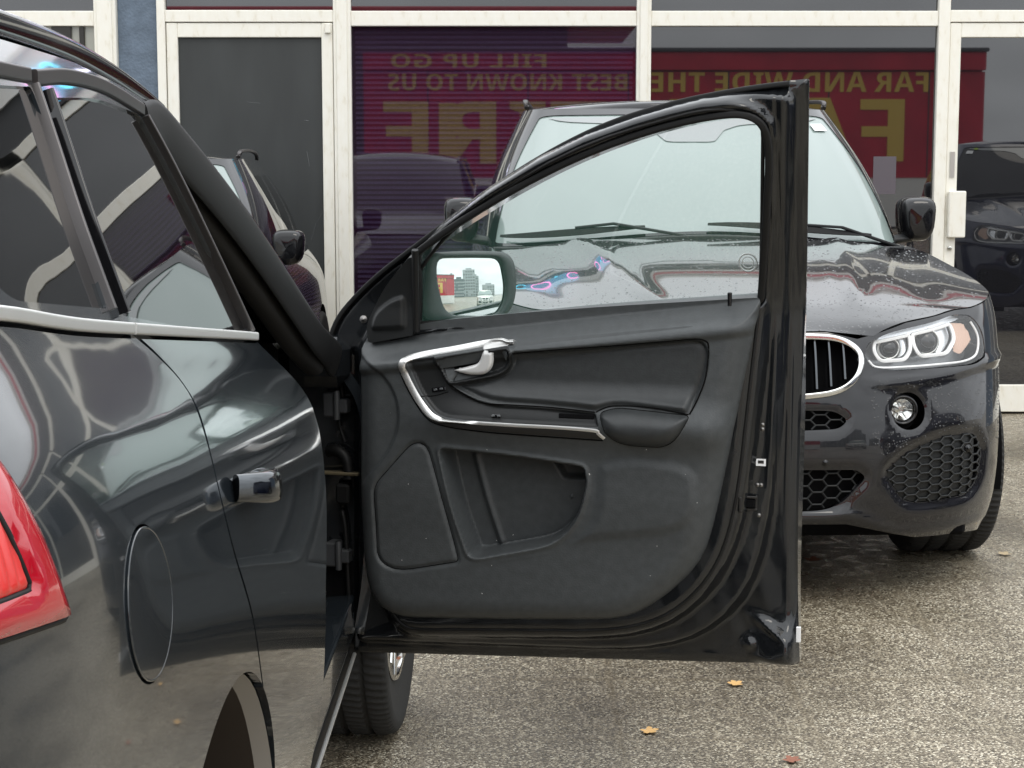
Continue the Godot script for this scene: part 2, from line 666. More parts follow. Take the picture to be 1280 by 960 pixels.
	m.detail_albedo = ntex(noise(FastNoiseLite.TYPE_SIMPLEX_SMOOTH, 0.008, 77, 5), 512, ramp([[0.0, Color(0.56, 0.54, 0.52)], [0.40, Color(0.86, 0.85, 0.83)], [0.6, Color(0.98, 0.975, 0.97)], [1.0, Color(1, 1, 1)]]))

func ground_y(z: float) -> float:
	# falls to the shop, and a shallow gutter runs under the near car
	return -0.064 * (1.0 - ss(-10.4, -8.2, z)) - 0.06 * ss(-6.1, -4.7, z)

func _camera_and_sky() -> void:
	var cam := Camera3D.new()
	cam.name = "camera"
	cam.fov = 25.06
	cam.near = 0.05
	cam.far = 2000.0
	cam.position = Vector3(0, 1.44, 0)
	cam.rotation.x = -atan(266.0 / 2160.0)
	add_child(cam)
	cam.current = true
	# overcast: one soft sheet of cloud, brighter overhead
	var w := 1024
	var h := 512
	var im := Image.create(w, h, false, Image.FORMAT_RGBF)
	var nz := noise(FastNoiseLite.TYPE_SIMPLEX_SMOOTH, 1.3, 6, 5)
	for y in h:
		var el := PI / 2 - PI * (y + 0.5) / h
		for x in w:
			if el < 0:
				im.set_pixel(x, y, Color(0.35, 0.34, 0.32))
				continue
			var az := TAU * x / w
			var d := Vector3(cos(el) * sin(az), sin(el), cos(el) * cos(az))
			var q := d / (d.y + 0.18)
			var c := nz.get_noise_3d(q.x, q.z, 0.0)
			var l := lerpf(0.92, 2.0, pow(sin(el), 0.8)) * (1.0 + 0.28 * c)
			im.set_pixel(x, y, Color(l * 0.965, l, l * 1.035))
	var pan := PanoramaSkyMaterial.new()
	pan.panorama = ImageTexture.create_from_image(im)
	var sky := Sky.new()
	sky.sky_material = pan
	var env := Environment.new()
	env.background_mode = Environment.BG_SKY
	env.sky = sky
	env.tonemap_mode = Environment.TONE_MAPPER_LINEAR
	env.tonemap_exposure = 1.22
	env.sdfgi_enabled = true
	env.ssao_enabled = true
	env.ssil_enabled = true
	var we := WorldEnvironment.new()
	we.name = "environment"
	we.environment = env
	add_child(we)
	var sun := DirectionalLight3D.new()
	sun.name = "sun"
	sun.light_energy = 0.2
	sun.light_color = Color(1.0, 0.97, 0.92)
	sun.light_angular_distance = 24.0
	sun.shadow_enabled = true
	sun.rotation_degrees = Vector3(-58, 25, 0)
	add_child(sun)

func _ground() -> void:
	var mb := MB.new()
	var zs := [-400.0, -150.0, -60.0, -25.0, -14.0, -11.0]
	for i in 24:
		zs.append(-10.6 + i * 0.12)
	for i in 20:
		zs.append(-6.9 + i * 0.13)
	zs.append_array([-4.2, -3.0, 0.0, 5.0, 15.0, 40.0, 150.0, 400.0])
	var xs := [-400.0, -100.0, -30.0, -10.0, -4.0, 0.0, 4.0, 10.0, 30.0, 100.0, 400.0]
	var rows := []
	for z in zs:
		var r := PackedVector3Array()
		for x in xs:
			r.append(Vector3(x, ground_y(z), z))
		rows.append(r)
	mb.grid(rows)
	for i in mb.v.size():
		mb.uv[i] = Vector2(mb.v[i].x, mb.v[i].z)
	var o := MeshInstance3D.new()
	var a := []
	a.resize(Mesh.ARRAY_MAX)
	a[Mesh.ARRAY_VERTEX] = mb.v; a[Mesh.ARRAY_NORMAL] = mb.n; a[Mesh.ARRAY_TEX_UV] = mb.uv; a[Mesh.ARRAY_INDEX] = mb.ix
	var u2 := PackedVector2Array()
	for q in mb.uv:
		u2.append(q * 0.13)
	a[Mesh.ARRAY_TEX_UV2] = u2
	var am := ArrayMesh.new()
	am.add_surface_from_arrays(Mesh.PRIMITIVE_TRIANGLES, a)
	o.mesh = am
	o.material_override = M.asphalt
	o.name = "asphalt_ground"
	o.set_meta("kind", "structure")
	o.set_meta("label", "worn wet asphalt of the car lot with pale stones showing")
	add_child(o)

# ---------------------------------------------------------------- the shop front and what stands about it
const ZW := -10.7
func _bx(called: String, parent: Node, m: String, x0: float, x1: float, y0: float, y1: float, z0: float, z1: float, bev := 0.004) -> MeshInstance3D:
	var mb := MB.new()
	mb.box(Vector3((x0 + x1) / 2, (y0 + y1) / 2, (z0 + z1) / 2), Vector3(x1 - x0, y1 - y0, absf(z1 - z0)), bev)
	return put(called, mb, M[m], parent, parent.position)

func _door(b: Node3D, x0: float, x1: float, pane: String, hinge_right: bool) -> void:
	var z := ZW
	var d := Node3D.new()
	d.name = "glazed_door"
	b.add_child(d, true)
	var g := b.position
	var st := 0.068
	var part := func(called: String, m: String, xa: float, xb: float, ya: float, yb: float, za: float, zb: float, bv := 0.004) -> void:
		var mb := MB.new()
		mb.box(Vector3((xa + xb) / 2, (ya + yb) / 2, (za + zb) / 2), Vector3(xb - xa, yb - ya, absf(zb - za)), bv)
		put(called, mb, M[m], d, g)
	part.call("stile", "cream_frame", x0, x0 + st, -0.05, 2.333, z - 0.02, z + 0.025)
	part.call("stile", "cream_frame", x1 - st, x1, -0.05, 2.333, z - 0.02, z + 0.025)
	part.call("top_rail", "cream_frame", x0 + st, x1 - st, 2.247, 2.333, z - 0.02, z + 0.023)
	part.call("bottom_rail", "cream_frame", x0 + st, x1 - st, -0.05, 0.12, z - 0.02, z + 0.023)
	part.call("door_pane", pane, x0 + st, x1 - st, 0.12, 2.247, z - 0.006, z + 0.002, 0.0)
	if not hinge_right:
		part.call("pull_plate", "cream_frame", x0 + 0.012, x0 + 0.118, 1.035, 1.32, z + 0.026, z + 0.07, 0.006)
		part.call("lock_plate", "satin_metal", x0 + 0.02, x0 + 0.05, 1.40, 1.56, z + 0.0255, z + 0.031, 0.002)
		var mb := MB.new()
		mb.lathe(PackedVector2Array([Vector2(0, 0.018), Vector2(0.011, 0.018), Vector2(0.014, 0.014), Vector2(0.015, 0)]), 16, Transform3D(Basis(Vector3.RIGHT, PI / 2), Vector3(x0 + 0.034, 0.97, z + 0.025)))
		put("lock_cylinder", mb, M.satin_metal, d, g)

func _shop() -> void:
	var b := thing("shop_building", "cream framed shop front with dark glass panes behind the parked cars", "building", Vector3(0, 0, ZW - 3))
	var z := ZW
	_bx("blue_wall", b, "blue_stucco", -2.40, -2.155, -0.08, 2.98, z - 0.25, z - 0.012, 0.0)
	# mullions and bars, left to right
	for q in [[-2.535, -2.402], [-2.155, -2.105], [-1.085, -0.978], [0.757, 0.845], [2.587, 2.658], [3.79, 3.87], [5.6, 5.69], [7.4, 7.49], [-4.4, -4.3]]:
		var x0: float = q[0]
		var x1: float = q[1]
		_bx("mullion", b, "cream_frame", x0, x1, -0.075, 2.98, z - 0.05, z + 0.04)
		if x1 - x0 > 0.085:
			_bx("mullion_cap", b, "cream_frame", x0 + 0.02, x1 - 0.022, -0.074, 2.97, z + 0.0405, z + 0.052, 0.003)
	for q in [[-4.3, -2.535, 2.405, 2.314], [-2.105, -1.085, 2.41, 2.338], [-0.978, 0.757, 2.405, 2.314], [0.845, 2.587, 2.405, 2.314], [2.658, 3.79, 2.41, 2.338], [3.87, 5.6, 2.405, 2.314], [5.69, 7.4, 2.405, 2.314]]:
		_bx("transom_bar", b, "cream_frame", q[0], q[1], q[3], q[2], z - 0.045, z + 0.03)
		_bx("head_bar", b, "cream_frame", q[0], q[1], 2.98, 3.06, z - 0.05, z + 0.034)
		_bx("transom_pane", b, "tinted_pane", q[0], q[1], 2.405, 2.98, z - 0.012, z - 0.002, 0.0)
	for q in [[-0.978, 0.757], [0.845, 2.587], [3.87, 5.6], [5.69, 7.4], [-4.3, -2.535]]:
		_bx("sill_bar", b, "cream_frame", q[0], q[1], -0.075, 0.12, z - 0.045, z + 0.032)
	_bx("window_pane", b, "smoked_pane", -0.978, 0.757, 0.12, 2.314, z - 0.008, z - 0.0, 0.0)
	_bx("window_pane", b, "tinted_pane", 0.845, 2.587, 0.12, 2.314, z - 0.010, z - 0.002, 0.0)
	_bx("window_pane", b, "tinted_pane", 3.87, 5.6, 0.12, 2.314, z - 0.010, z - 0.002, 0.0)
	_bx("window_pane", b, "tinted_pane", 5.69, 7.4, 0.12, 2.314, z - 0.010, z - 0.002, 0.0)
	_bx("window_pane", b, "pale_pane", -4.3, -2.535, 0.12, 2.314, z - 0.010, z - 0.002, 0.0)
	_bx("window_post", b, "dark_metal", -2.80, -2.68, 0.12, 2.314, z + 0.0, z + 0.02)
	_bx("window_post", b, "dark_metal", -2.63, -2.60, 0.12, 2.314, z + 0.0, z + 0.02)
	_door(b, -2.10, -1.09, "charcoal_panel", true)
	_door(b, 2.662, 3.785, "tinted_pane", false)
	# hinge knuckle of the left door
	var mb := MB.new()
	mb.box(Vector3(-1.118, 2.30, z + 0.034), Vector3(0.035, 0.06, 0.022), 0.005)
	put("door_closer_pivot", mb, M.cream_frame, b, b.position)
	# scratches on the dark door film
	for q in [[-1.26, 1.56, -1.245, 1.47, 0.0016], [-1.16, 1.20, -1.21, 1.12, 0.0009], [-1.21, 1.12, -1.24, 1.02, 0.0009], [-1.27, 1.75, -1.245, 1.745, 0.0016], [-1.62, 1.86, -1.54, 1.852, 0.0008]]:
		mb = MB.new()
		mb.tube(PackedVector3Array([Vector3(q[0], q[1], z + 0.0023), Vector3((q[0] + q[2]) / 2 + 0.002, (q[1] + q[3]) / 2, z + 0.0023), Vector3(q[2], q[3], z + 0.0023)]), q[4], false, 4)
		put("scratch", mb, M.lamp_grey, b, b.position)
	# slatted blind behind the second window
	mb = MB.new()
	for i in 71:
		var y := 0.15 + i * 0.0305
		mb.box(Vector3(-0.11, y, z - 0.06), Vector3(1.70, 0.003, 0.024), 0.0, Basis(Vector3.RIGHT, 0.62))
	var bl := put("blind_slats", mb, M.blind_slat, b, b.position)
	bl.set_meta("kind", "stuff")
	# a small notice stuck inside the third window
	_bx("notice", b, "faded_notice", 2.22, 2.36, 1.30, 1.53, z - 0.0015, z + 0.0005, 0.0)
	# shell of the building
	_bx("upper_wall", b, "dark_siding", -8.0, 12.0, 3.06, 3.30, z - 0.3, z + 0.02, 0.0)
	_bx("fascia_band", b, "white_band", -8.0, 12.0, 3.30, 3.46, z - 0.3, z + 0.06, 0.0)
	_bx("fascia_stripe", b, "red_cladding", 0.9, 12.0, 3.36, 3.42, z + 0.0605, z + 0.068, 0.0)
	_bx("parapet_coping", b, "white_band", -8.1, 12.1, 3.46, 3.51, z - 0.36, z + 0.09, 0.01)
	_bx("room_back", b, "room_dark", -8.0, 12.0, -0.08, 3.4, z - 6.0, z - 5.8, 0.0)
	_bx("room_end", b, "room_dark", -8.0, -7.8, -0.08, 3.2, z - 5.8, z - 0.3, 0.0)
	_bx("room_end", b, "room_dark", 11.8, 12.0, -0.08, 3.2, z - 5.8, z - 0.3, 0.0)
	_bx("room_floor", b, "room_dark", -7.8, 11.8, -0.30, -0.076, z - 5.8, z - 0.05, 0.0)
	_bx("roof_slab", b, "concrete", -7.8, 11.8, 3.2, 3.44, z - 5.8, z - 0.3, 0.0)
	_bx("side_wall", b, "blue_stucco", -8.0, -4.4, -0.08, 3.06, z - 0.25, z - 0.012, 0.0)
	_bx("side_wall", b, "blue_stucco", 7.49, 12.0, -0.08, 3.06, z - 0.25, z - 0.012, 0.0)
	_bx("wall_above_blue_strip", b, "blue_stucco", -2.40, -2.155, 2.982, 3.06, z - 0.25, z - 0.014, 0.0)
	# lit sign above the windows
	var s := thing("led_sign", "lit pink and cyan tube sign on the dark wall above the windows", "sign", Vector3(-0.2, 3.12, z + 0.05))
	mb = MB.new()
	mb.box(Vector3(0, 0.1, -0.008), Vector3(1.04, 0.32, 0.03), 0.006)
	put("sign_board", mb, M.gloss_black, s)
	for k in 4:
		mb = MB.new()
		var p := PackedVector3Array()
		var x := -0.36 + k * 0.24
		for i in 15:
			var a := 0.7 + i * 0.36
			p.append(Vector3(x + cos(a) * 0.08, 0.1 + sin(a) * 0.11, 0.02))
		mb.tube(p, 0.013)
		put("tube_lamp", mb, M[["led_pink", "led_white", "led_cyan", "led_pink"][k]], s)
	for k in 2:
		var l := OmniLight3D.new()
		l.name = "sign_glow"
		l.position = Vector3(-0.3 + k * 0.6, 0.1, 0.12)
		l.light_color = [Color(1.0, 0.4, 0.65), Color(0.4, 0.8, 1.0)][k]
		l.light_energy = 0.02
		l.light_size = 0.15
		l.omni_range = 20.0
		l.omni_attenuation = 2.0
		l.shadow_enabled = true
		s.add_child(l, true)
	var op := thing("open_sign", "small white OPEN sign lettering above the left windows", "sign", Vector3(-2.6, 3.12, z + 0.03))
	var tm := _text("OPEN", 0.30, 0.02)
	inst("lettering", tm, M.led_white, op, Transform3D(Basis(), Vector3(0, 0.1, 0.005)))
	mb = MB.new()
	mb.box(Vector3(0, 0.1, -0.006), Vector3(1.0, 0.40, 0.016), 0.004)
	put("sign_board", mb, M.gloss_black, op)

func _text(s: String, cap: float, depth: float, bold := true) -> TextMesh:
	var t := TextMesh.new()
	var f := SystemFont.new()
	f.font_names = PackedStringArray(["Droid Sans"])
	f.font_weight = 700 if bold else 400
	t.font = f
	t.text = s
	t.font_size = 64
	t.pixel_size = cap / 46.0
	t.depth = depth
	t.curve_step = 2.0
	return t

func _street() -> void:
	# the red shop across the street, seen in the windows
	var rs := thing("red_shop", "long red shop with yellow lettering mirrored in the storefront glass", "building", Vector3(4.2, 0, 26.5))
	var z := 24.0
	_bx("front_wall", rs, "red_cladding", -3.85, 12.25, 1.27, 4.0, z, z + 0.3, 0.0)
	_bx("upper_band", rs, "red_cladding", -3.85, 12.25, 4.03, 4.5, z - 0.12, z + 0.3, 0.02)
	_bx("eaves", rs, "dark_siding", -3.9, 12.3, 4.5, 4.6, z - 0.2, z + 5, 0.02)
	_bx("base_wall", rs, "white_band", -3.85, 12.25, 0.0, 1.27, z + 0.02, z + 0.3, 0.0)
	_bx("end_wall", rs, "red_cladding", -3.85, -3.6, 0.0, 4.5, z + 0.3, z + 5, 0.0)
	_bx("end_wall", rs, "red_cladding", 12.0, 12.25, 0.0, 4.5, z + 0.3, z + 5, 0.0)
	_bx("back_wall", rs, "dark_siding", -3.6, 12.0, 0.0, 4.5, z + 4.8, z + 5, 0.0)
	_bx("post", rs, "yellow_paint", -1.9, -1.45, 1.3, 3.2, z - 0.04, z, 0.0)
	for k in 6:
		_bx("panel_joint", rs, "dark_siding", -2.2 + k * 2.6, -2.17 + k * 2.6, 1.3, 4.0, z - 0.012, z, 0.0)
	for q in [["FAR AND WIDE THE", 10.8, 3.6, 3.72, 0.50], ["BEST KNOWN TO US", 3.0, -3.2, 3.72, 0.42], ["FILL UP GO", 0.9, -3.1, 4.26, 0.34], ["FAST", 10.3, 4.2, 2.46, 1.6], ["TIRE", 2.4, -3.4, 2.40, 1.6]]:
		var tm := _text(q[0], q[4], 0.03)
		var w: float = tm.get_aabb().size.x
		var x0: float = q[1]
		var x1: float = q[2]
		var zz := z - 0.13 if q[3] > 4.0 else z - 0.014
		inst("lettering", tm, M.yellow_paint, rs, Transform3D(Basis(Vector3.UP, PI).scaled_local(Vector3((x0 - x1) / w, 1, 1)), Vector3((x0 + x1) / 2, q[3], zz) - rs.position))
	# a long dark building with a red stripe beyond
	var d := thing("long_building", "long dark flat building with a red stripe behind the red shop", "building", Vector3(-4, 0, 46))
	_bx("wall", d, "dark_siding", -14.0, 2.0, 0.0, 6.6, 42.0, 50.0, 0.0)
	_bx("red_stripe", d, "red_cladding", -14.0, 4.5, 6.6, 7.3, 41.6, 50.0, 0.05)
	# towers on the skyline, seen in the wing mirror
	var rng := RandomNumberGenerator.new()
	rng.seed = 11
	var spec := [[21.8, 205.0, 14.0, 17.0, 0, "broad pale apartment tower at the left of the skyline in the mirror"], [23.4, 230.0, 27.0, 6.0, 0, "thin pale needle tower on the skyline in the mirror"], [25.8, 180.0, 17.0, 10.0, 1, "dark glass tower on the skyline in the mirror"], [29.0, 200.0, 28.0, 13.0, 0, "tallest pale stepped tower on the skyline in the mirror"], [30.8, 215.0, 23.0, 9.0, 0, "pale tower just right of the tallest one in the mirror"], [35.0, 240.0, 14.0, 16.0, 0, "low far pale tower at the right of the skyline in the mirror"]]
	for t in spec:
		var az := deg_to_rad(t[0])
		var dist: float = t[1]
		var o := thing("apartment_tower", t[5], "tower", Vector3(sin(az) * dist, 0, cos(az) * dist), az, "towers on the skyline in the mirror")
		var hh: float = t[2]
		var ww: float = t[3]
		var mb := MB.new()
		mb.box(Vector3(0, hh / 2, 0), Vector3(ww, hh, ww), 0.3)
		mb.box(Vector3(0, hh + 1, 0), Vector3(ww * 0.5, 2, ww * 0.5), 0.2)
		put("wall", mb, M.tower_dark if t[4] == 1 else M.tower_pale, o)
		mb = MB.new()
		for fl in int(hh / 3.0):
			for c in 5:
				if rng.randf() < 0.85:
					mb.box(Vector3(-ww * 0.4 + ww * 0.2 * c, 1.8 + fl * 3.0, -ww / 2), Vector3(ww * 0.12, 1.5, 0.15))
		var wd := put("window", mb, M.tower_dark if t[4] == 0 else M.tower_pale, o)
		wd.set_meta("kind", "stuff")
	# fallen leaves on the asphalt
	for q in [[0.370, -4.50, "leaf_orange", "orange fallen leaf lying nearest on the asphalt below the open door", 0.028, 0.3], [0.655, -4.92, "leaf_orange", "pale orange fallen leaf just below the corner of the open door", 0.026, 1.9], [0.716, -4.27, "leaf_red", "dark red fallen leaf at the bottom edge of the asphalt", 0.026, 0.7], [1.86, -6.4, "leaf_tan", "pale scrap of leaf on the asphalt right of the front tyre", 0.03, 2.2], [1.00, -6.35, "leaf_tan", "tan fallen leaf on wet asphalt under the parked car's bumper", 0.04, 1.2], [1.12, -6.3, "leaf_red", "brown fallen leaf on wet asphalt beside the tan one", 0.04, 0.1]]:
		var mb := MB.new()
		var s: float = q[4]
		var poly := PackedVector2Array()
		for i in 40:
			var a := TAU * i / 40
			var r := s * (0.55 + 0.45 * absf(cos(a * 2.5)) - 0.12 * absf(sin(a * 7.0)))
			poly.append(Vector2(cos(a), sin(a)) * r)
		mb.patch(poly, [], func(p: Vector2) -> Vector3: return Vector3(p.x, 0.006 + 0.10 * p.length_squared() / s + 0.0015 * sin(p.x * 120.0), p.y), s * 0.12)
		var lf := put("fallen_leaf", mb, M[q[2]], self)
		lf.position = Vector3(q[0], ground_y(q[1]), q[1])
		lf.rotation.y = q[5]
		tag(lf, q[3], "leaf", "fallen leaves on the asphalt")

# ---------------------------------------------------------------- the open door, in metres along the door, up, and towards the cabin
var DO := {
	"OUT": [-0.018, 0.263, 0.011, 1.074, 0.321, 0.011, 1.062, 0.563, 0.216, 1.064, 0.984, 0.27, 1.089, 1.632, 0.005, 0.97, 1.621, 0.144, 0.814, 1.595, 0.216, 0.652, 1.551, 0.216, 0.5, 1.482, 0.216, 0.339, 1.389, 0.216, 0.189, 1.286, 0.18, 0.056, 1.198, 0.144, -0.038, 1.113, 0.09, -0.07, 1.048, 0.036, -0.075, 1.005, 0.014, -0.009, 1.001, 0.005],
	"WIN": [0.185, 1.09, 0.007, 0.199, 1.251, 0.011, 0.284, 1.307, 0.108, 0.445, 1.396, 0.144, 0.597, 1.466, 0.144, 0.742, 1.516, 0.144, 0.864, 1.545, 0.108, 0.957, 1.555, 0.04, 0.999, 1.534, 0.032, 1.006, 1.472, 0.054, 0.976, 1.163, 0.005],
	"TRIM": [0.047, 1.044, 0.022, 0.041, 0.544, 0.108, 0.062, 0.425, 0.054, 0.126, 0.383, 0.054, 0.423, 0.399, 0.18, 0.679, 0.418, 0.072, 0.747, 0.455, 0.072, 0.807, 0.505, 0.054, 0.87, 0.577, 0.072, 0.9, 0.715, 0.144, 0.945, 0.959, 0.18, 0.985, 1.166, 0.018, 0.535, 1.130, 0.36, 0.192, 1.092, 0.108],
	"S1": [0.073, 1.016, 0.036, 0.068, 0.436, 0.09, 0.128, 0.333, 0.054, 0.677, 0.371, 0.108, 0.808, 0.422, 0.144, 0.907, 0.532, 0.144, 0.954, 0.681, 0.216, 0.978, 0.936, 0.27, 1, 1.159, 0.18, 1.021, 1.562, 0.054, 0.912, 1.599, 0.108, 0.558, 1.507, 0.27, 0.193, 1.283, 0.216],
	"S2": [0.013, 1.011, 0.018, 0.005, 0.303, 0.018, 0.707, 0.334, 0.108, 0.857, 0.378, 0.144, 0.966, 0.489, 0.144, 1.009, 0.677, 0.216, 1.025, 0.986, 0.27, 1.038, 1.291, 0.18, 1.057, 1.599, 0.018, 0.906, 1.609, 0.108, 0.548, 1.513, 0.27, 0.169, 1.285, 0.216],
	"ARC": [0.023, 1.028, 0.009, 0.098, 0.991, 0.108, 0.141, 0.942, 0.108, 0.158, 0.883, 0.09, 0.147, 0.824, 0.09, 0.107, 0.759, 0.108, 0.018, 0.672, 0.009],
	"POCKET": [0.251, 0.807, 0.018, 0.43, 0.798, 0.18, 0.599, 0.779, 0.014, 0.605, 0.739, 0.018, 0.585, 0.657, 0.072, 0.529, 0.594, 0.043, 0.341, 0.549, 0.014, 0.32, 0.553, 0.014, 0.284, 0.658, 0.18],
	"POCKBOX": [0.498, 0.792, 0.007, 0.617, 0.781, 0.007, 0.612, 0.737, 0.004, 0.532, 0.735, 0.009],
	"SPEAKER": [0.187, 0.817, 0.029, 0.222, 0.813, 0.025, 0.251, 0.713, 0.18, 0.295, 0.538, 0.011, 0.141, 0.505, 0.043, 0.093, 0.529, 0.029, 0.089, 0.708, 0.025],
	"INSERT": [0.43, 1.033, 0.004, 0.652, 1.055, 0.108, 0.853, 1.077, 0.029, 0.878, 1.056, 0.025, 0.872, 0.994, 0.072, 0.838, 0.906, 0.011, 0.672, 0.919, 0.036, 0.628, 0.907, 0.007, 0.524, 0.914, 0.108, 0.362, 0.917, 0.054, 0.281, 0.954, 0.007, 0.396, 0.979, 0.054, 0.422, 0.998, 0.025],
	"ARM": [0.637, 0.905, 0.011, 0.674, 0.917, 0.029, 0.84, 0.906, 0.011, 0.814, 0.855, 0.029, 0.78, 0.832, 0.025, 0.685, 0.835, 0.032, 0.652, 0.861, 0.011],
	"SWITCH": [0.178, 1.007, 0.009, 0.247, 1.018, 0.005, 0.27, 0.967, 0.018, 0.285, 0.949, 0.011, 0.362, 0.913, 0.054, 0.524, 0.91, 0.108, 0.628, 0.903, 0.007, 0.637, 0.873, 0.005, 0.449, 0.874, 0.054, 0.281, 0.879, 0.036, 0.248, 0.89, 0.029, 0.207, 0.935, 0.072],
	"CUP": [0.241, 1.016, 0.011, 0.419, 1.047, 0.007, 0.432, 1.034, 0.011, 0.426, 0.994, 0.032, 0.396, 0.975, 0.036, 0.281, 0.953, 0.014, 0.262, 0.978, 0.036],
	"CUPIN": [0.262, 1.017, 0.014, 0.377, 1.04, 0.007, 0.366, 0.992, 0.036, 0.316, 0.976, 0.036, 0.289, 0.986, 0.036],
	"BAND": [0.241, 0.878, 0.011, 0.282, 0.868, 0.036, 0.45, 0.866, 0.072, 0.627, 0.862, 0.005, 0.647, 0.847, 0.004, 0.45, 0.851, 0.072, 0.29, 0.859, 0.036, 0.255, 0.867, 0.014],
	"LEVER": [0.354, 1.049, 0.007, 0.411, 1.061, 0.014, 0.43, 1.058, 0.009, 0.424, 1.041, 0.011, 0.385, 1.033, 0.007, 0.385, 1, 0.018, 0.367, 0.981, 0.014, 0.325, 0.978, 0.025, 0.289, 0.988, 0.004, 0.35, 1.005, 0.011, 0.36, 1.032, 0.007],
	"SAIL": [0.067, 1.040, 0.011, 0.064, 1.085, 0.018, 0.106, 1.167, 0.072, 0.183, 1.244, 0.007, 0.192, 1.244, 0.005, 0.179, 1.062, 0.005],
	"SAIL2": [0.077, 1.073, 0.011, 0.086, 1.111, 0.022, 0.122, 1.141, 0.036, 0.159, 1.154, 0.011, 0.159, 1.079, 0.007],
}

var DA := Vector3(1.025, 0, 0.30).normalized()
var DC := Vector3(-DA.z, 0, DA.x)
const DH := Vector3(-0.40, 0, -4.05)
var dp := {}

func dlean(b: float) -> float:
	var t := maxf(0.0, b - 1.12)
	return 0.42 * t * t / (t + 0.06)

func dpt(a: float, b: float, c: float) -> Vector3:
	return DH + DA * a + DC * (dlean(b) + c) + Vector3(0, b, 0)

func shell_c(p: Vector2) -> float:
	var c := -0.100
	var o: float = dp.OUT.d(p, 0.03)
	c += 0.010 * ss(0.0, 0.004, o) + 0.006 * ss(0.012, 0.018, o)
	c += 0.034 * ss(-0.010, 0.012, dp.S2.d(p, 0.03))
	var s1: float = dp.S1.d(p, 0.06)
	c += 0.034 * ss(-0.014, 0.012, s1) + 0.010 * ss(0.016, 0.034, s1)
	var w: float = -dp.WIN.d(p, 0.05)
	c -= 0.016 * (1.0 - ss(0.010, 0.022, w))
	# pressed ribs along the rear pillar and the dents at the lower corner
	for rib in [1.012, 1.030, 1.044]:
		c += 0.0075 * exp(-pow((p.x - rib - 0.016 * (p.y - 1.2)) / 0.0045, 2)) * ss(0.62, 0.8, p.y)
	# the sheet is open behind the trim
	c -= 0.11 * ss(0.02, 0.05, dp.TRIM.d(p, 0.06))
	c += 0.018 * exp(-(pow((p.x - 1.012 + (p.y - 0.405) * 0.9) / 0.020, 2) + pow((p.y - 0.405 + (p.x - 1.012) * 0.3) / 0.014, 2)))
	c += 0.014 * exp(-(pow((p.x - 0.962) / 0.012, 2) + pow((p.y - 0.366) / 0.012, 2)))
	c += 0.022 * exp(-pow((p.x - 1.045) / 0.022, 2) - pow((p.y - 0.375) / 0.045, 2))
	c += 0.034 * (1.0 - ss(0.335, 0.43, p.y)) * ss(0.955, 1.02, p.x) * ss(0.0, 0.012, o)
	# flowing press lines in the sheet
	c += 0.003 * sin(p.x * 55.0 + p.y * 21.0) * ss(0.02, 0.05, o) * ss(0.75, 0.55, p.y)
	return c

func shell_f(p: Vector2) -> Vector3:
	return dpt(p.x, p.y, shell_c(p))

func trim_c(p: Vector2) -> float:
	var t: float = dp.TRIM.d(p, 0.07)
	var e := clampf(t, 0.0, 0.055)
	var c := -0.012 + 0.050 * sqrt(maxf(0.0, 1.0 - pow(1.0 - e / 0.055, 2)))
	# the ledge under the glass leans to the sky and stands over the panel below
	var top := 1.040 + (p.x - 0.046) * (0.121 / 0.938)
	top = minf(top, 1.087 + (p.x - 0.19) * 0.1) if p.x > 0.19 else top
	var slope := -0.012 + 0.062 * clampf((top - p.y) / 0.062, 0.0, 1.0)
	c = lerpf(c, minf(c, slope), ss(0.03, 0.06, p.x)) + 0.012 * ss(0.03, 0.058, top - p.y) - 0.010 * ss(0.062, 0.078, top - p.y)
	# elbow shelf
	var sh := ss(0.12, 0.34, p.x) * ss(0.98, 0.86, p.x)
	c += 0.026 * exp(-pow((p.y - 0.872) / 0.045, 2)) * sh
	c -= 0.010 * ss(0.72, 0.56, p.y)
	c += 0.007 * ss(0.0, 0.03, dp.BULGE.d(p, 0.04))
	c -= 0.007 * ss(-0.003, 0.006, dp.ARC.d(p, 0.02)) * ss(0.0, 0.02, t)
	var i: float = dp.INSERT.d(p, 0.03)
	if i > -0.02:
		c -= (0.014 * ss(-0.002, 0.006, i)) * ss(0.90, 0.95, p.y)
		c += 0.004 * ss(0.0, 0.02, i)
		c += 0.020 * ss(0.975, 0.905, p.y) * ss(0.0, 0.02, i)
	var sw: float = dp.SWITCH.d(p, 0.02)
	c -= 0.008 * ss(-0.001, 0.004, sw)
	var am: float = dp.ARM.d(p, 0.04)
	if am > 0.0:
		c += 0.024 * sqrt(1.0 - pow(1.0 - minf(am / 0.034, 1.0), 2))
	var cu: float = dp.CUP.d(p, 0.03)
	c -= 0.020 * ss(0.002, 0.014, cu) - 0.008 * ss(-0.004, 0.002, cu)
	c -= 0.035 * ss(0.0, 0.012, dp.CUPIN.d(p, 0.03))
	var pk: float = dp.POCKET.d(p, 0.05)
	if pk > -0.03:
		var ridge := 0.311 + (0.806 - p.y) * 0.27 + pow(maxf(0.0, 0.70 - p.y), 2) * 0.3
		c += 0.004 * ss(-0.012, -0.002, pk)
		c -= 0.078 * ss(0.0, 0.012, pk)
		c += 0.007 * ss(-0.008, 0.008, p.x - ridge) * ss(0.0, 0.02, pk)
		c += 0.006 * exp(-pow((p.x - ridge - 0.004) / 0.008, 2)) * ss(0.004, 0.02, pk)
		c -= 0.022 * ss(0.0, 0.012, dp.POCKBOX.d(p, 0.02)) * ss(0.0, 0.01, pk)
	var sp: float = dp.SPEAKER.d(p, 0.02)
	c -= 0.006 * exp(-pow(sp / 0.0042, 2))
	return c

func trim_f(p: Vector2) -> Vector3:
	return dpt(p.x, p.y, trim_c(p))

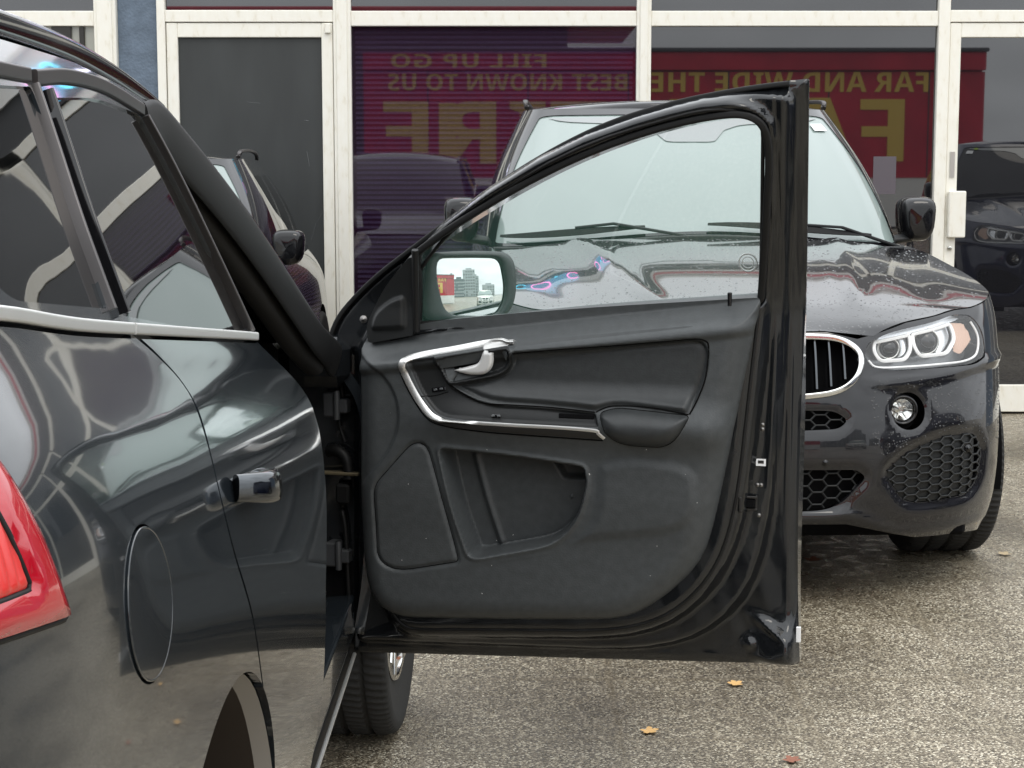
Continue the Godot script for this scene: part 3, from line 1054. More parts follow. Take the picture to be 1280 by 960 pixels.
func _front_door(car: Node3D) -> void:
	for k in DO:
		dp[k] = Pg.new(rp(DO[k], 3))
	dp.BULGE = Pg.new(rp([0.30, 0.535, 0.02, 0.60, 0.60, 0.1, 0.83, 0.63, 0.1, 0.87, 0.70, 0.08, 0.86, 0.80, 0.06, 0.70, 0.815, 0.06, 0.625, 0.79, 0.02, 0.62, 0.66, 0.06, 0.53, 0.57, 0.05, 0.33, 0.525, 0.02]))
	dp.CHROME_ZONE = Pg.new(rp([0.15, 1.03, 0.02, 0.44, 1.08, 0.02, 0.44, 0.95, 0.02, 0.66, 0.84, 0.02, 0.24, 0.85, 0.05], 3))
	var g := car.position
	var d := Node3D.new()
	d.name = "front_door"
	d.set_meta("label", "front door swung wide open showing its black inner trim")
	car.add_child(d)
	var out := dens(rp(DO.OUT, 6), 0.012)
	var win := dens(rp(DO.WIN, 6), 0.010)
	var mb := MB.new()
	mb.patch(out, [win], shell_f, 0.0062)
	put("inner_shell", mb, M.shell_paint, d, g)
	# outer skin of the door
	mb = MB.new()
	var skin := func(p: Vector2) -> Vector3:
		return dpt(p.x, p.y, -0.112 - 0.055 * ss(0.0, 0.45, p.y - 0.32) * ss(1.15, 0.85, p.y) - 0.02 * ss(1.2, 0.9, p.y))
	mb.patch(out, [win], skin, 0.03, 0.0)
	for l in [out, win]:
		var top := lift(l, skin)
		var bot := lift(l, shell_f)
		mb.grid([top, bot], true)
	put("outer_skin", mb, M.grey_paint, d, g)
	# inner trim panel; other materials are let into it
	var trim := dens(rp(DO.TRIM, 6), 0.008)
	var inset := {}
	for k in ["SPEAKER", "INSERT", "SWITCH", "ARM", "CUP"]:
		inset[k] = dens(rp(DO[k], 5), 0.006)
	# a sheet may not overlap its neighbour
	inset.SWITCH = _minus(_minus(inset.SWITCH, inset.CUP), inset.ARM)
	inset.INSERT = _minus(_minus(_minus(inset.INSERT, inset.CUP), inset.SWITCH), inset.ARM)
	mb = MB.new()
	mb.patch(trim, inset.values(), trim_f, 0.0040, -0.03)
	put("trim_panel", mb, M.trim_plastic, d, g)
	for q in [["SPEAKER", "speaker_cover", "cloth_grille"], ["INSERT", "padded_insert", "soft_trim"], ["SWITCH", "switch_panel", "dark_plastic"], ["ARM", "armrest", "soft_trim"], ["CUP", "handle_recess", "dark_plastic"]]:
		mb = MB.new()
		mb.patch(inset[q[0]], [], trim_f, 0.0040, -0.002)
		put(q[1], mb, M[q[2]], d, g)
	# fine dark joints
	mb = MB.new()
	for k in ["SPEAKER", "ARM"]:
		mb.tube(_off(inset[k], -0.0006), 0.0017, true, 5)
	var ip := PackedVector2Array()
	for q in inset.INSERT:
		if q.y > 0.93 and q.x > 0.43:
			ip.append(q)
	for k in 1:
		var run := PackedVector2Array()
		for q in curve2([0.432, 1.031, 0.54, 1.0435, 0.652, 1.0545, 0.78, 1.068, 0.848, 1.0755, 0.870, 1.071, 0.877, 1.056, 0.872, 0.994, 0.856, 0.945, 0.839, 0.909]):
			run.append(q)
		mb.tube(_off(run, 0.0004), 0.0019, false, 5)
		mb.tube(_off(curve2([0.628, 0.9065, 0.650, 0.917, 0.676, 0.921, 0.75, 0.921, 0.837, 0.909]), 0.001), 0.0015, false, 5)
		mb.tube(_off(curve2([0.282, 0.953, 0.32, 0.933, 0.362, 0.9165, 0.43, 0.9145, 0.524, 0.9125, 0.626, 0.906]), 0.0006), 0.0016, false, 5)
		mb.tube(_off(curve2([0.205, 0.925, 0.24, 0.9265, 0.275, 0.937]), 0.0002), 0.0011, false, 5)
		mb.tube(_off(curve2([0.16, 0.99, 0.165, 0.965, 0.192, 0.917, 0.23, 0.875, 0.272, 0.861, 0.36, 0.852, 0.45, 0.848, 0.645, 0.843]), 0.0004), 0.0016, false, 5)
	put("trim_joint", mb, M.seam, d, g)
	# lint and dust on the trim
	var rng := RandomNumberGenerator.new()
	rng.seed = 3
	mb = MB.new()
	for i in 26:
		var q := Vector2(rng.randf_range(0.08, 0.93), rng.randf_range(0.42, 1.08))
		if dp.TRIM.d(q, 0.05) < 0.03 or dp.CHROME_ZONE.d(q, 0.05) > 0.0:
			continue
		var r := rng.randf_range(0.0006, 0.0016) * (1.5 if i % 9 == 0 else 1.0)
		mb.box(dpt(q.x, q.y, trim_c(q) + 0.0006), Vector3(r * rng.randf_range(1.0, 2.0), r, 0.0008), 0.0003, Basis(DA, Vector3.UP, DC) * Basis(Vector3.BACK, rng.randf() * PI))
	var lint := put("lint", mb, M.lint, d, g)
	lint.set_meta("kind", "stuff")
	# brushed strip with its bright line
	mb = MB.new()
	var ch := curve2([0.432, 1.054, 0.400, 1.0525, 0.357, 1.0475, 0.28, 1.033, 0.205, 1.0185, 0.175, 1.008, 0.168, 0.996, 0.172, 0.975, 0.2, 0.925, 0.232, 0.889, 0.256, 0.877, 0.283, 0.8735, 0.36, 0.872, 0.451, 0.8705, 0.55, 0.8695, 0.628, 0.866, 0.636, 0.860, 0.649, 0.848], 5)
	var sc := PackedFloat32Array()
	for i in ch.size():
		var t := float(i) / (ch.size() - 1)
		sc.append(lerpf(2.5, 1.5, ss(0.0, 0.18, t)) if t < 0.18 else lerpf(1.5, 0.75, ss(0.5, 0.72, t)))
	mb.sweep(_off(ch, 0.002), rect2(0.0040, 0.0100, 0.0012), DC.cross(Vector3.UP), false, sc)
	put("chrome_strip", mb, M.bright_satin, d, g)
	mb = MB.new()
	mb.patch(dens(rp(DO.BAND, 5), 0.006), [], func(p: Vector2) -> Vector3: return dpt(p.x, p.y, trim_c(p) + 0.0035), 0.006, -0.004)
	put("brushed_band", mb, M.dark_metal, d, g)
	mb = MB.new()
	var lev := dens(rp(DO.LEVER, 5), 0.005)
	var lp := Pg.new(rp(DO.LEVER, 3))
	var base := trim_c(Vector2(0.45, 1.06))
	mb.patch(lev, [], func(p: Vector2) -> Vector3:
		return dpt(p.x, p.y, lerpf(0.040, base + 0.006, ss(1.025, 1.052, p.y)) + 0.008 * sqrt(maxf(0.0, 1.0 - pow(1.0 - clampf(lp.d(p, 0.02) / 0.008, 0.0, 1.0), 2)))), 0.003, -0.012)
	put("inside_handle", mb, M.silver_paint, d, g)
	# switches
	mb = MB.new()
	for q in [[0.2515, 0.9425, 0.034, 0.010, 0.16], [0.396, 0.8885, 0.022, 0.008, 0.0]]:
		var c := Vector2(q[0], q[1])
		var bs := Basis(DA, Vector3.UP, DC) * Basis(Vector3.BACK, q[4])
		mb.box(dpt(c.x, c.y, trim_c(c) + 0.0015), Vector3(q[2], q[3], 0.006), 0.002, bs)
	put("lock_switch", mb, M.gloss_black, d, g)
	mb = MB.new()
	for q in [[0.2445, 0.9413], [0.2585, 0.9437], [0.389, 0.8890], [0.403, 0.8890]]:
		var c := Vector2(q[0], q[1])
		mb.box(dpt(c.x, c.y, trim_c(c) + 0.0052), Vector3(0.008, 0.0042, 0.002), 0.0006, Basis(DA, Vector3.UP, DC) * Basis(Vector3.BACK, 0.16))
	put("switch_mark", mb, M.lamp_grey, d, g)
	mb = MB.new()
	mb.box(dpt(0.583, 0.895, trim_c(Vector2(0.583, 0.895)) + 0.001), Vector3(0.082, 0.011, 0.006), 0.003, Basis(DA, Vector3.UP, DC))
	put("grip_slot", mb, M.cavity, d, g)
	# lock pin
	mb = MB.new()
	mb.lathe(PackedVector2Array([Vector2(0, 0.03), Vector2(0.004, 0.03), Vector2(0.0052, 0.028), Vector2(0.0045, 0)]), 10, Transform3D(Basis(), dpt(0.918, 1.147, 0.012)))
	put("lock_pin", mb, M.gloss_black, d, g)
	# mirror corner cover
	var sail := dens(rp(DO.SAIL, 5), 0.008)
	var sp2 := Pg.new(rp(DO.SAIL2, 4))
	mb = MB.new()
	mb.patch(sail, [], func(p: Vector2) -> Vector3: return dpt(p.x, p.y, 0.006 + 0.010 * ss(-0.004, 0.006, sp2.d(p, 0.02))), 0.004, -0.02)
	put("mirror_corner_cover", mb, M.dark_plastic, d, g)
	mb = MB.new()
	mb.tube(PackedVector3Array([dpt(0.188, 1.070, 0.006), dpt(0.190, 1.16, 0.008), dpt(0.201, 1.262, 0.008)]), 0.008)
	put("window_post", mb, M.rubber, d, g)
	# rubber round the glass, along the frame and round the shell
	mb = MB.new()
	mb.sweep(_lift_c(grow(win, 0.006), -0.026), rect2(0.016, 0.020, 0.005), DC, true)
	put("window_seal", mb, M.rubber, d, g)
	mb = MB.new()
	var ws := PackedVector2Array()
	for q in dens(grow(rp(DO.OUT, 6), -0.007), 0.012):
		if q.y > 1.04 and q.x < 1.06 and not (q.x > 0.95 and q.y < 1.5):
			ws.append(q)
	ws = _in_order(ws)
	mb.sweep(_lift_c(ws, -0.084), rect2(0.012, 0.018, 0.004), DC)
	put("frame_seal", mb, M.rubber, d, g)
	mb = MB.new()
	var ring := _lift_c(dens(grow(rp(DO.S1, 5), -0.020), 0.012), 0.0)
	var r2 := dens(grow(rp(DO.S1, 5), -0.020), 0.012)
	var rr := PackedVector3Array()
	for q in r2:
		rr.append(dpt(q.x, q.y, shell_c(q) + 0.0005))
	mb.tube(rr, 0.0042, true, 6)
	put("door_gasket", mb, M.rubber, d, g)
	# glass with its etched ring
	mb = MB.new()
	mb.patch(grow(win, 0.01), [], func(p: Vector2) -> Vector3: return dpt(p.x, p.y, -0.034), 0.05)
	put("window_glass", mb, M.clear_glass, d, g)
	mb = MB.new()
	for er in [0.0195, 0.0125]:
		var et := PackedVector3Array()
		for i in 28:
			et.append(dpt(0.9545 + cos(TAU * i / 28) * er, 1.242 + sin(TAU * i / 28) * er, -0.0335))
		mb.tube(et, 0.0011 if er < 0.015 else 0.0020, true, 4)
	mb.box(dpt(0.9545, 1.242, -0.0333), Vector3(0.022, 0.0035, 0.0008), 0.0, Basis(DA, Vector3.UP, DC))
	put("etched_mark", mb, M.etch, d, g)
	# latch, screws, sticker
	mb = MB.new()
	var sb := Basis(DA, Vector3.UP, DC)
	mb.box(dpt(0.958, 0.700, shell_c(Vector2(0.958, 0.700)) + 0.002), Vector3(0.030, 0.020, 0.01), 0.002, sb)
	put("latch_opening", mb, M.cavity, d, g)
	mb = MB.new()
	for q in [[0.944, 0.700, 0.006, 0.034], [0.975, 0.700, 0.005, 0.034], [0.959, 0.7145, 0.036, 0.005], [0.959, 0.686, 0.036, 0.005]]:
		mb.box(dpt(q[0], q[1], shell_c(Vector2(q[0], q[1])) + 0.003), Vector3(q[2], q[3], 0.008), 0.0015, sb)
	put("latch", mb, M.dark_metal, d, g)
	mb = MB.new()
	for q in [[0.977, 0.741], [0.985, 0.741], [0.981, 0.672], [0.986, 0.868], [0.986, 0.878]]:
		mb.lathe(PackedVector2Array([Vector2(0, 0.004), Vector2(0.0032, 0.004), Vector2(0.0045, 0.0025), Vector2(0.005, 0)]), 10, Transform3D(Basis(DA, DC, -Vector3.UP), dpt(q[0], q[1], shell_c(Vector2(q[0], q[1])))))
	put("screw", mb, M.dull_metal, d, g)
	mb = MB.new()
	mb.box(dpt(0.984, 0.793, shell_c(Vector2(0.984, 0.793)) + 0.004), Vector3(0.022, 0.016, 0.001), 0.0, sb)
	put("sticker", mb, M.paper, d, g)
	mb = MB.new()
	mb.box(dpt(0.984, 0.794, shell_c(Vector2(0.984, 0.793)) + 0.0048), Vector3(0.013, 0.007, 0.0006), 0.0, sb)
	put("sticker_print", mb, M.dark_metal, d, g)
	mb = MB.new()
	mb.box(dpt(1.071, 0.395, -0.082), Vector3(0.010, 0.035, 0.010), 0.001, sb)
	put("edge_tape", mb, M.paper, d, g)
	mb = MB.new()
	mb.lathe(PackedVector2Array([Vector2(0, 0.006), Vector2(0.004, 0.006), Vector2(0.0045, 0.003), Vector2(0.009, 0.003), Vector2(0.010, 0)]), 14, Transform3D(Basis(DA, DC, -Vector3.UP), dpt(0.022, 1.088, shell_c(Vector2(0.022, 1.088)))))
	put("frame_bolt", mb, M.dull_metal, d, g)
	# hinges, check strap and cable boot
	for hy in [0.883, 0.515]:
		mb = MB.new()
		mb.box(dpt(-0.058, hy, -0.075), Vector3(0.030, 0.060, 0.05), 0.004, sb)
		mb.box(dpt(-0.030, hy - 0.004, -0.07), Vector3(0.034, 0.034, 0.03), 0.004, sb)
		mb.lathe(PackedVector2Array([Vector2(0, 0.035), Vector2(0.008, 0.035), Vector2(0.008, -0.035), Vector2(0, -0.035)]), 12, Transform3D(Basis(), dpt(-0.036, hy, -0.05)))
		put("hinge", mb, M.hinge_paint, d, g)
	mb = MB.new()
	mb.box(dpt(-0.036, 0.716, -0.06), Vector3(0.105, 0.008, 0.022), 0.002, sb)
	put("check_strap", mb, M.rusty_steel, d, g)
	mb = MB.new()
	var bp := curve3([dpt(-0.075, 0.765, -0.085), dpt(-0.045, 0.768, -0.075), dpt(-0.022, 0.752, -0.07), dpt(-0.015, 0.725, -0.068), dpt(-0.013, 0.70, -0.066)], 7)
	var bs2 := PackedFloat32Array()
	for i in bp.size():
		bs2.append(1.0 if i % 2 else 0.78)
	mb.sweep(bp, oval(0, 0, 0.016, 0.016, 10), Vector3.RIGHT, false, bs2)
	put("cable_boot", mb, M.rubber, d, g)
	mb = MB.new()
	mb.tube(curve3([dpt(-0.05, 0.95, -0.09), dpt(-0.035, 0.90, -0.085), dpt(-0.045, 0.84, -0.085), dpt(-0.028, 0.79, -0.08)], 5), 0.004)
	mb.tube(curve3([dpt(-0.02, 0.68, -0.07), dpt(-0.035, 0.63, -0.075), dpt(-0.025, 0.57, -0.07), dpt(-0.018, 0.40, -0.07)], 5), 0.006)
	mb.box(dpt(-0.028, 0.665, -0.07), Vector3(0.035, 0.05, 0.03), 0.006, sb)
	put("wiring", mb, M.rubber, d, g)
	# wing mirror outside the glass
	var gaze := (Vector3(0, 1.44, 0) - dpt(0.29, 1.17, -0.10)).normalized()
	var want := Vector3(sin(deg_to_rad(29.0)), 0.050, cos(deg_to_rad(29.0))).normalized()
	var nrm := (gaze + want).normalized()
	var mx := Vector3.UP.cross(nrm).normalized()
	var my := nrm.cross(mx)
	var mc := dpt(0.286, 1.172, -0.115)
	var house := rp([-0.118, -0.082, 0.030, 0.075, -0.086, 0.045, 0.112, -0.030, 0.06, 0.104, 0.078, 0.04, 0.0, 0.083, 0.1, -0.110, 0.078, 0.028], 6)
	var glass := rp([-0.064, -0.068, 0.034, 0.060, -0.074, 0.03, 0.086, -0.02, 0.05, 0.072, 0.064, 0.022, 0.0, 0.066, 0.08, -0.080, 0.066, 0.018, -0.084, 0.02, 0.05], 6)
	mb = MB.new()
	mb.patch(dens(glass, 0.008), [], func(p: Vector2) -> Vector3: return mc + mx * p.x + my * p.y - nrm * (0.003 + p.length_squared() / 2.0), 0.012)
	put("mirror_glass", mb, M.mirror_glass, d, g)
	mb = MB.new()
	var rows := []
	for q in [[0.0, -0.002, 1.0], [0.0, 0.006, 1.03], [0.25, 0.012, 1.0], [0.6, 0.012, 1.0], [1.0, 0.004, 1.0], [1.0, -0.012, 1.005], [1.0, -0.045, 0.985], [1.0, -0.085, 0.84], [1.0, -0.11, 0.52], [1.0, -0.118, 0.02]]:
		var r := PackedVector3Array()
		for i in 72:
			var a := TAU * i / 72
			var gp := _ray_out(glass, a)
			var hp := _ray_out(house, a)
			var p := gp.lerp(hp, q[0]) * float(q[2])
			r.append(mc + mx * p.x + my * p.y + nrm * float(q[1]))
		rows.append(r)
	mb.grid(rows, true)
	put("mirror_housing", mb, M.trim_plastic, d, g)
	mb = MB.new()
	mb.sweep(curve3([dpt(0.175, 1.10, -0.06), mc + mx * -0.11 + my * -0.05 - nrm * 0.03, mc + mx * -0.04 + my * -0.06 - nrm * 0.05], 5), oval(0, 0, 0.026, 0.018, 12))
	put("mirror_arm", mb, M.dark_plastic, d, g)

func _ray_out(poly: PackedVector2Array, a: float) -> Vector2:
	var far := Vector2.from_angle(a) * 3.0
	for i in poly.size():
		var h = Geometry2D.segment_intersects_segment(Vector2.ZERO, far, poly[i], poly[(i + 1) % poly.size()])
		if h != null:
			return h
	return Vector2.ZERO

func _minus(a: PackedVector2Array, b: PackedVector2Array) -> PackedVector2Array:
	var best := PackedVector2Array()
	for r in Geometry2D.clip_polygons(a, b):
		if r.size() > best.size() and not Geometry2D.is_polygon_clockwise(r):
			best = r
	return best if best.size() else a

func _off(l: PackedVector2Array, up: float) -> PackedVector3Array:
	var o := PackedVector3Array()
	for q in l:
		o.append(dpt(q.x, q.y, trim_c(q) + up))
	return o

func _lift_c(l: PackedVector2Array, c: float) -> PackedVector3Array:
	var o := PackedVector3Array()
	for q in l:
		o.append(dpt(q.x, q.y, c))
	return o

# points of an open run, started after its widest gap
func _in_order(l: PackedVector2Array) -> PackedVector2Array:
	var at := 0
	var far := 0.0
	for i in l.size():
		var w := l[i].distance_to(l[(i + 1) % l.size()])
		if w > far:
			far = w; at = i + 1
	var o := PackedVector2Array()
	for i in l.size():
		o.append(l[(at + i) % l.size()])
	return o

# ---------------------------------------------------------------- wheels
# axis of the wheel is x; outer side +x
var shared := {}
func _tyre(r: float, w: float, rim: float) -> MB:
	var mb := MB.new()
	var seg := 288
	var hw := w / 2
	# across the tread: position, depth of the groove, 1 where cross-cuts run
	var prof := [[-hw, -0.055, 0], [-hw - 0.006, -0.04, 0], [-hw - 0.002, -0.016, 0], [-hw + 0.010, -0.004, 1], [-hw + 0.03, 0.0, 1], [-hw * 0.60, 0.0, 1], [-hw * 0.56, -0.012, 0], [-hw * 0.50, -0.012, 0], [-hw * 0.46, 0.0, 1], [-hw * 0.14, 0.0, 1], [-hw * 0.10, -0.012, 0], [hw * 0.0, -0.012, 0], [hw * 0.04, 0.0, 1], [hw * 0.42, 0.0, 1], [hw * 0.46, -0.012, 0], [hw * 0.54, -0.012, 0], [hw * 0.58, 0.0, 1], [hw - 0.03, 0.0, 1], [hw - 0.010, -0.004, 1], [hw + 0.002, -0.016, 0], [hw + 0.006, -0.04, 0], [hw, -0.055, 0]]
	var rows := []
	var side := func(x: float, rr: float) -> void:
		var q := PackedVector3Array()
		for k in seg:
			var a := TAU * k / seg
			q.append(Vector3(x, cos(a) * rr, sin(a) * rr))
		rows.append(q)
	side.call(-hw + 0.015, rim)
	for p in prof:
		var q := PackedVector3Array()
		for k in seg:
			var a: float = TAU * k / seg + 0.05 * absf(p[0]) / hw
			var cut := 0.0
			if p[2] == 1 and k % 3 == 0:
				cut = -0.009
			var rr: float = r + p[1] + cut
			q.append(Vector3(p[0], cos(a) * rr, sin(a) * rr))
		rows.append(q)
	side.call(hw - 0.004, lerpf(r - 0.055, rim, 0.5))
	side.call(hw - 0.015, rim)
	mb.grid(rows, true)
	return mb

func _wheel(parent: Node, at: Transform3D, r: float, w: float, rim: float, bright := "satin_metal") -> void:
	var n := Node3D.new()
	n.name = "wheel"
	n.transform = at
	parent.add_child(n, true)
	var key := "tyre %.3f %.3f" % [r, w]
	if not shared.has(key):
		shared[key] = _tyre(r, w, rim).mesh()
	inst("tyre", shared[key], M.tyre_rubber, n, Transform3D())
	var mb := MB.new()
	var hw := w / 2
	mb.lathe(PackedVector2Array([Vector2(rim + 0.004, hw - 0.012), Vector2(rim, hw - 0.006), Vector2(rim - 0.012, hw - 0.010), Vector2(rim - 0.02, hw - 0.05), Vector2(rim - 0.03, -hw + 0.02), Vector2(rim + 0.004, -hw + 0.01)]), 64, Transform3D(Basis(Vector3(0, 1, 0), Vector3(1, 0, 0), Vector3(0, 0, -1)), Vector3.ZERO))
	for k in 5:
		for s in [-0.13, 0.13]:
			var a: float = TAU * k / 5 + s
			var p := PackedVector3Array([Vector3(hw - 0.035, cos(a - s * 0.3) * 0.05, sin(a - s * 0.3) * 0.05), Vector3(hw - 0.018, cos(a) * rim * 0.6, sin(a) * rim * 0.6), Vector3(hw - 0.014, cos(a + s * 0.25) * (rim - 0.008), sin(a + s * 0.25) * (rim - 0.008))])
			mb.sweep(p, rect2(0.030, 0.022, 0.006), Vector3.RIGHT)
	mb.lathe(PackedVector2Array([Vector2(0, hw - 0.012), Vector2(0.03, hw - 0.013), Vector2(0.06, hw - 0.022), Vector2(0.07, hw - 0.05)]), 32, Transform3D(Basis(Vector3(0, 1, 0), Vector3(1, 0, 0), Vector3(0, 0, -1)), Vector3.ZERO))
	put("rim", mb, M[bright], n)
	mb = MB.new()
	mb.lathe(PackedVector2Array([Vector2(0.0, hw - 0.09), Vector2(rim - 0.025, hw - 0.092)]), 40, Transform3D(Basis(Vector3(0, 1, 0), Vector3(1, 0, 0), Vector3(0, 0, -1)), Vector3.ZERO))
	put("brake_disc", mb, M.dark_metal, n)

# the upper half of a wheel-house: side -1 or 1 is the way it opens along x
func _arch(parent: Node, at: Vector3, r: float, deep: float, side: float, lip: float, inner: String, outer: String, off := Vector3.ZERO) -> void:
	var half := func(x0: float, r0: float, x1: float, r1: float) -> MB:
		var mb := MB.new()
		var rows := []
		for k in 5:
			var row := PackedVector3Array()
			var t := k / 4.0
			for i in 37:
				var a := deg_to_rad(-12.0 + 204.0 * i / 36.0)
				row.append(at + Vector3(lerpf(x0, x1, t) * side, sin(a) * lerpf(r0, r1, t), cos(a) * lerpf(r0, r1, t)))
			rows.append(row)
		mb.grid(rows)
		return mb
	var mb: MB = half.call(-lip, r - 0.006, -deep, r - 0.02)
	var back: MB = half.call(-deep, r - 0.02, -deep, 0.02)
	var base := mb.v.size()
	mb.v.append_array(back.v); mb.n.append_array(back.n); mb.uv.append_array(back.uv)
	for i in back.ix:
		mb.ix.append(i + base)
	put("wheel_arch_liner", mb, M[inner], parent, off)
	if lip > 0.0:
		put("wheel_arch_lip", half.call(-0.004, r, -lip, r - 0.006), M[outer], parent, off)

# ---------------------------------------------------------------- the dark grey car on the left
var gp: Plan
var gbelt: Lut
var gins: Lut

func gside(p: Vector2) -> Vector3:      # p: distance rearwards round the body, height
	var q := gp.at(p.x)
	var n := gp.nor(p.x)
	q += n * gins.g(gbelt.g(q.y) - p.y)
	return Vector3(q.x, p.y, -q.y)

func gout(p: Vector2, o: float) -> Vector3:
	var n := gp.nor(p.x)
	return gside(p) - Vector3(n.x, 0, -n.y) * o

func gmir(p: Vector2) -> Vector3:
	var v := gside(p)
	return Vector3(-2.53 - v.x, v.y, v.z)

func _grey_car() -> void:
	gp = Plan.new([-0.36, 4.95, -0.335, 4.5, -0.325, 4.0, -0.31, 3.4, -0.303, 2.8, -0.303, 2.2, -0.305, 1.7, -0.31, 1.42, -0.328, 1.22, -0.375, 1.05, -0.47, 0.93, -0.64, 0.86, -0.95, 0.83, -1.265, 0.825])
	gbelt = Lut.new([0.5, 1.36, 1.25, 1.33, 1.7, 1.28, 2.75, 1.17, 3.5, 1.09, 4.2, 1.03, 5.0, 0.98])
	gins = Lut.new([-0.45, 0.30, -0.35, 0.25, -0.25, 0.205, -0.1, 0.145, 0.0, 0.105, 0.05, 0.075, 0.12, 0.03, 0.2, 0.008, 0.33, 0.0, 0.55, 0.008, 0.7, 0.03, 0.85, 0.06, 1.0, 0.10])
	var car := thing("parked_car", "dark grey car at left with a red tail light and its front door open", "car", Vector3(-1.265, 0, -2.9))
	var g := car.position
	var mb: MB
	var arc := func(cx: float, cy: float, r: float, a0: float, a1: float, n := 22) -> Array:
		var o := []
		for i in n + 1:
			var a := deg_to_rad(lerpf(a0, a1, float(i) / n))
			o.append_array([cx + cos(a) * r, cy + sin(a) * r])
		return o
	var cut := curve2([3.10, 1.271, 3.019, 1.232, 2.992, 1.188, 3.072, 1.143, 3.105, 1.095, 3.075, 1.02, 2.975, 0.92, 2.895, 0.812], 5)
	var front := curve2([2.17, 0.47, 2.165, 0.55, 2.18, 0.69, 2.186, 0.81, 2.12, 0.98, 2.02, 1.07, 2.10, 1.13, 2.20, 1.172], 5)
	var belt := func(s0: float, s1: float, d: float, n := 16) -> PackedVector2Array:
		var o := PackedVector2Array()
		for i in n + 1:
			var s := lerpf(s0, s1, float(i) / n)
			o.append(Vector2(s, gbelt.g(gp.at(s).y) + d))
		return o
	# rear door
	var poly := PackedVector2Array(front)
	poly.append_array(belt.call(2.21, 3.09, 0.0))
	poly.append_array(cut)
	poly.append_array(pairs(arc.call(3.13, 0.45, 0.43, 122.0, 178.0)))
	poly.append_array(pairs([2.70, 0.42, 2.66, 0.385, 2.24, 0.41, 2.185, 0.435]))
	var rd := Node3D.new()
	rd.name = "rear_door"
	car.add_child(rd)
	mb = MB.new()
	mb.patch(dens(grow(poly, -0.003), 0.015), [], gside, 0.018, 0.012)
	put("door_skin", mb, M.grey_paint, rd, g)
	# quarter panel with the filler flap and the tail light let in
	var q := PackedVector2Array(cut)
	q.reverse()
	q.append_array(belt.call(3.11, 4.86, 0.0, 30))
	q.append_array(pairs([4.87, 0.40, 4.2, 0.34, 3.75, 0.33, 3.56, 0.36]))
	q.append_array(pairs(arc.call(3.13, 0.45, 0.43, -6.0, 122.0, 40)))
	var fuel := oval(3.495, 1.070, 0.079, 0.068, 48)
	var tail := rp([3.745, 1.305, 0.01, 3.738, 1.23, 0.08, 3.722, 1.165, 0.08, 3.705, 1.112, 0.01, 3.80, 1.122, 0.08, 4.10, 1.15, 0.05, 4.22, 1.16, 0.05, 4.16, 1.315, 0.02], 5)
	mb = MB.new()
	mb.patch(dens(grow(q, -0.003), 0.015), [dens(fuel, 0.012), dens(tail, 0.012)], gside, 0.018, 0.012)
	put("quarter_panel", mb, M.grey_paint, car, g)
	mb = MB.new()
	mb.patch(dens(grow(fuel, -0.0026), 0.010), [], func(p: Vector2) -> Vector3: return gout(p, 0.002), 0.018, 0.012)
	put("filler_flap", mb, M.grey_paint, car, g)
	mb = MB.new()
	mb.tube(lift(dens(grow(fuel, -0.0032), 0.012), func(p: Vector2) -> Vector3: return gout(p, 0.0014)), 0.0011, true, 8)
	put("flap_edge", mb, M.grey_paint, car, g)
	var tl := Node3D.new()
	tl.name = "tail_light"
	car.add_child(tl)
	var tpg := Pg.new(rp([3.745, 1.305, 0.01, 3.738, 1.23, 0.08, 3.722, 1.165, 0.08, 3.705, 1.112, 0.01, 3.80, 1.122, 0.08, 4.10, 1.15, 0.05, 4.22, 1.16, 0.05, 4.16, 1.315, 0.02], 3))
	var inner := rp([3.80, 1.31, 0.01, 3.785, 1.23, 0.06, 3.762, 1.147, 0.008, 3.83, 1.150, 0.05, 4.05, 1.17, 0.03, 4.12, 1.30, 0.03], 5)
	var ipg := Pg.new(inner)
	mb = MB.new()
	mb.patch(dens(grow(tail, -0.003), 0.01), [dens(inner, 0.01)], func(p: Vector2) -> Vector3: return gout(p, 0.001 + 0.010 * sqrt(1.0 - pow(1.0 - clampf(tpg.d(p, 0.03) / 0.02, 0.0, 1.0), 2)) - 0.004 * ss(0.006, 0.0, -ipg.d(p, 0.02))), 0.008, 0.02)
	put("lens", mb, M.tail_red, tl, g)
	mb = MB.new()
	mb.patch(dens(inner, 0.008), [], func(p: Vector2) -> Vector3: return gout(p, 0.007 + 0.0012 * sin(p.x * 500.0) * ss(0.0, 0.01, ipg.d(p, 0.02)) - 0.004 * ss(0.006, 0.0, ipg.d(p, 0.02))), 0.004, 0.004)
	put("reflector", mb, M.tail_orange, tl, g)
	mb = MB.new()
	mb.tube(lift(dens(tail, 0.02), func(p: Vector2) -> Vector3: return gout(p, 0.0005)), 0.0028, true, 6)
	mb.tube(lift(dens(inner, 0.02), func(p: Vector2) -> Vector3: return gout(p, 0.0045)), 0.0028, true, 6)
	put("lens_gasket", mb, M.rubber, tl, g)
	# front wing
	var w := PackedVector2Array(pairs([0.0, 0.40]))
	w.append_array(belt.call(0.0, 0.86, 0.0, 10))
	w.append_array(pairs([0.87, 0.32]))
	w.append_array(pairs(arc.call(0.42, 0.37, 0.40, 0.0, 180.0, 30)))
	mb = MB.new()
	mb.patch(dens(grow(w, -0.002), 0.02), [], gside, 0.025, 0.025)
	put("front_wing", mb, M.grey_paint, car, g)
	# sill: a painted ledge, a pale strip and a bright lower line
	var run := func(x: float, y: float) -> PackedVector3Array:
		var o := PackedVector3Array()
		for i in 14:
			o.append(Vector3(x, y, -lerpf(4.10, 2.24, i / 13.0)))
		return o
	mb = MB.new()
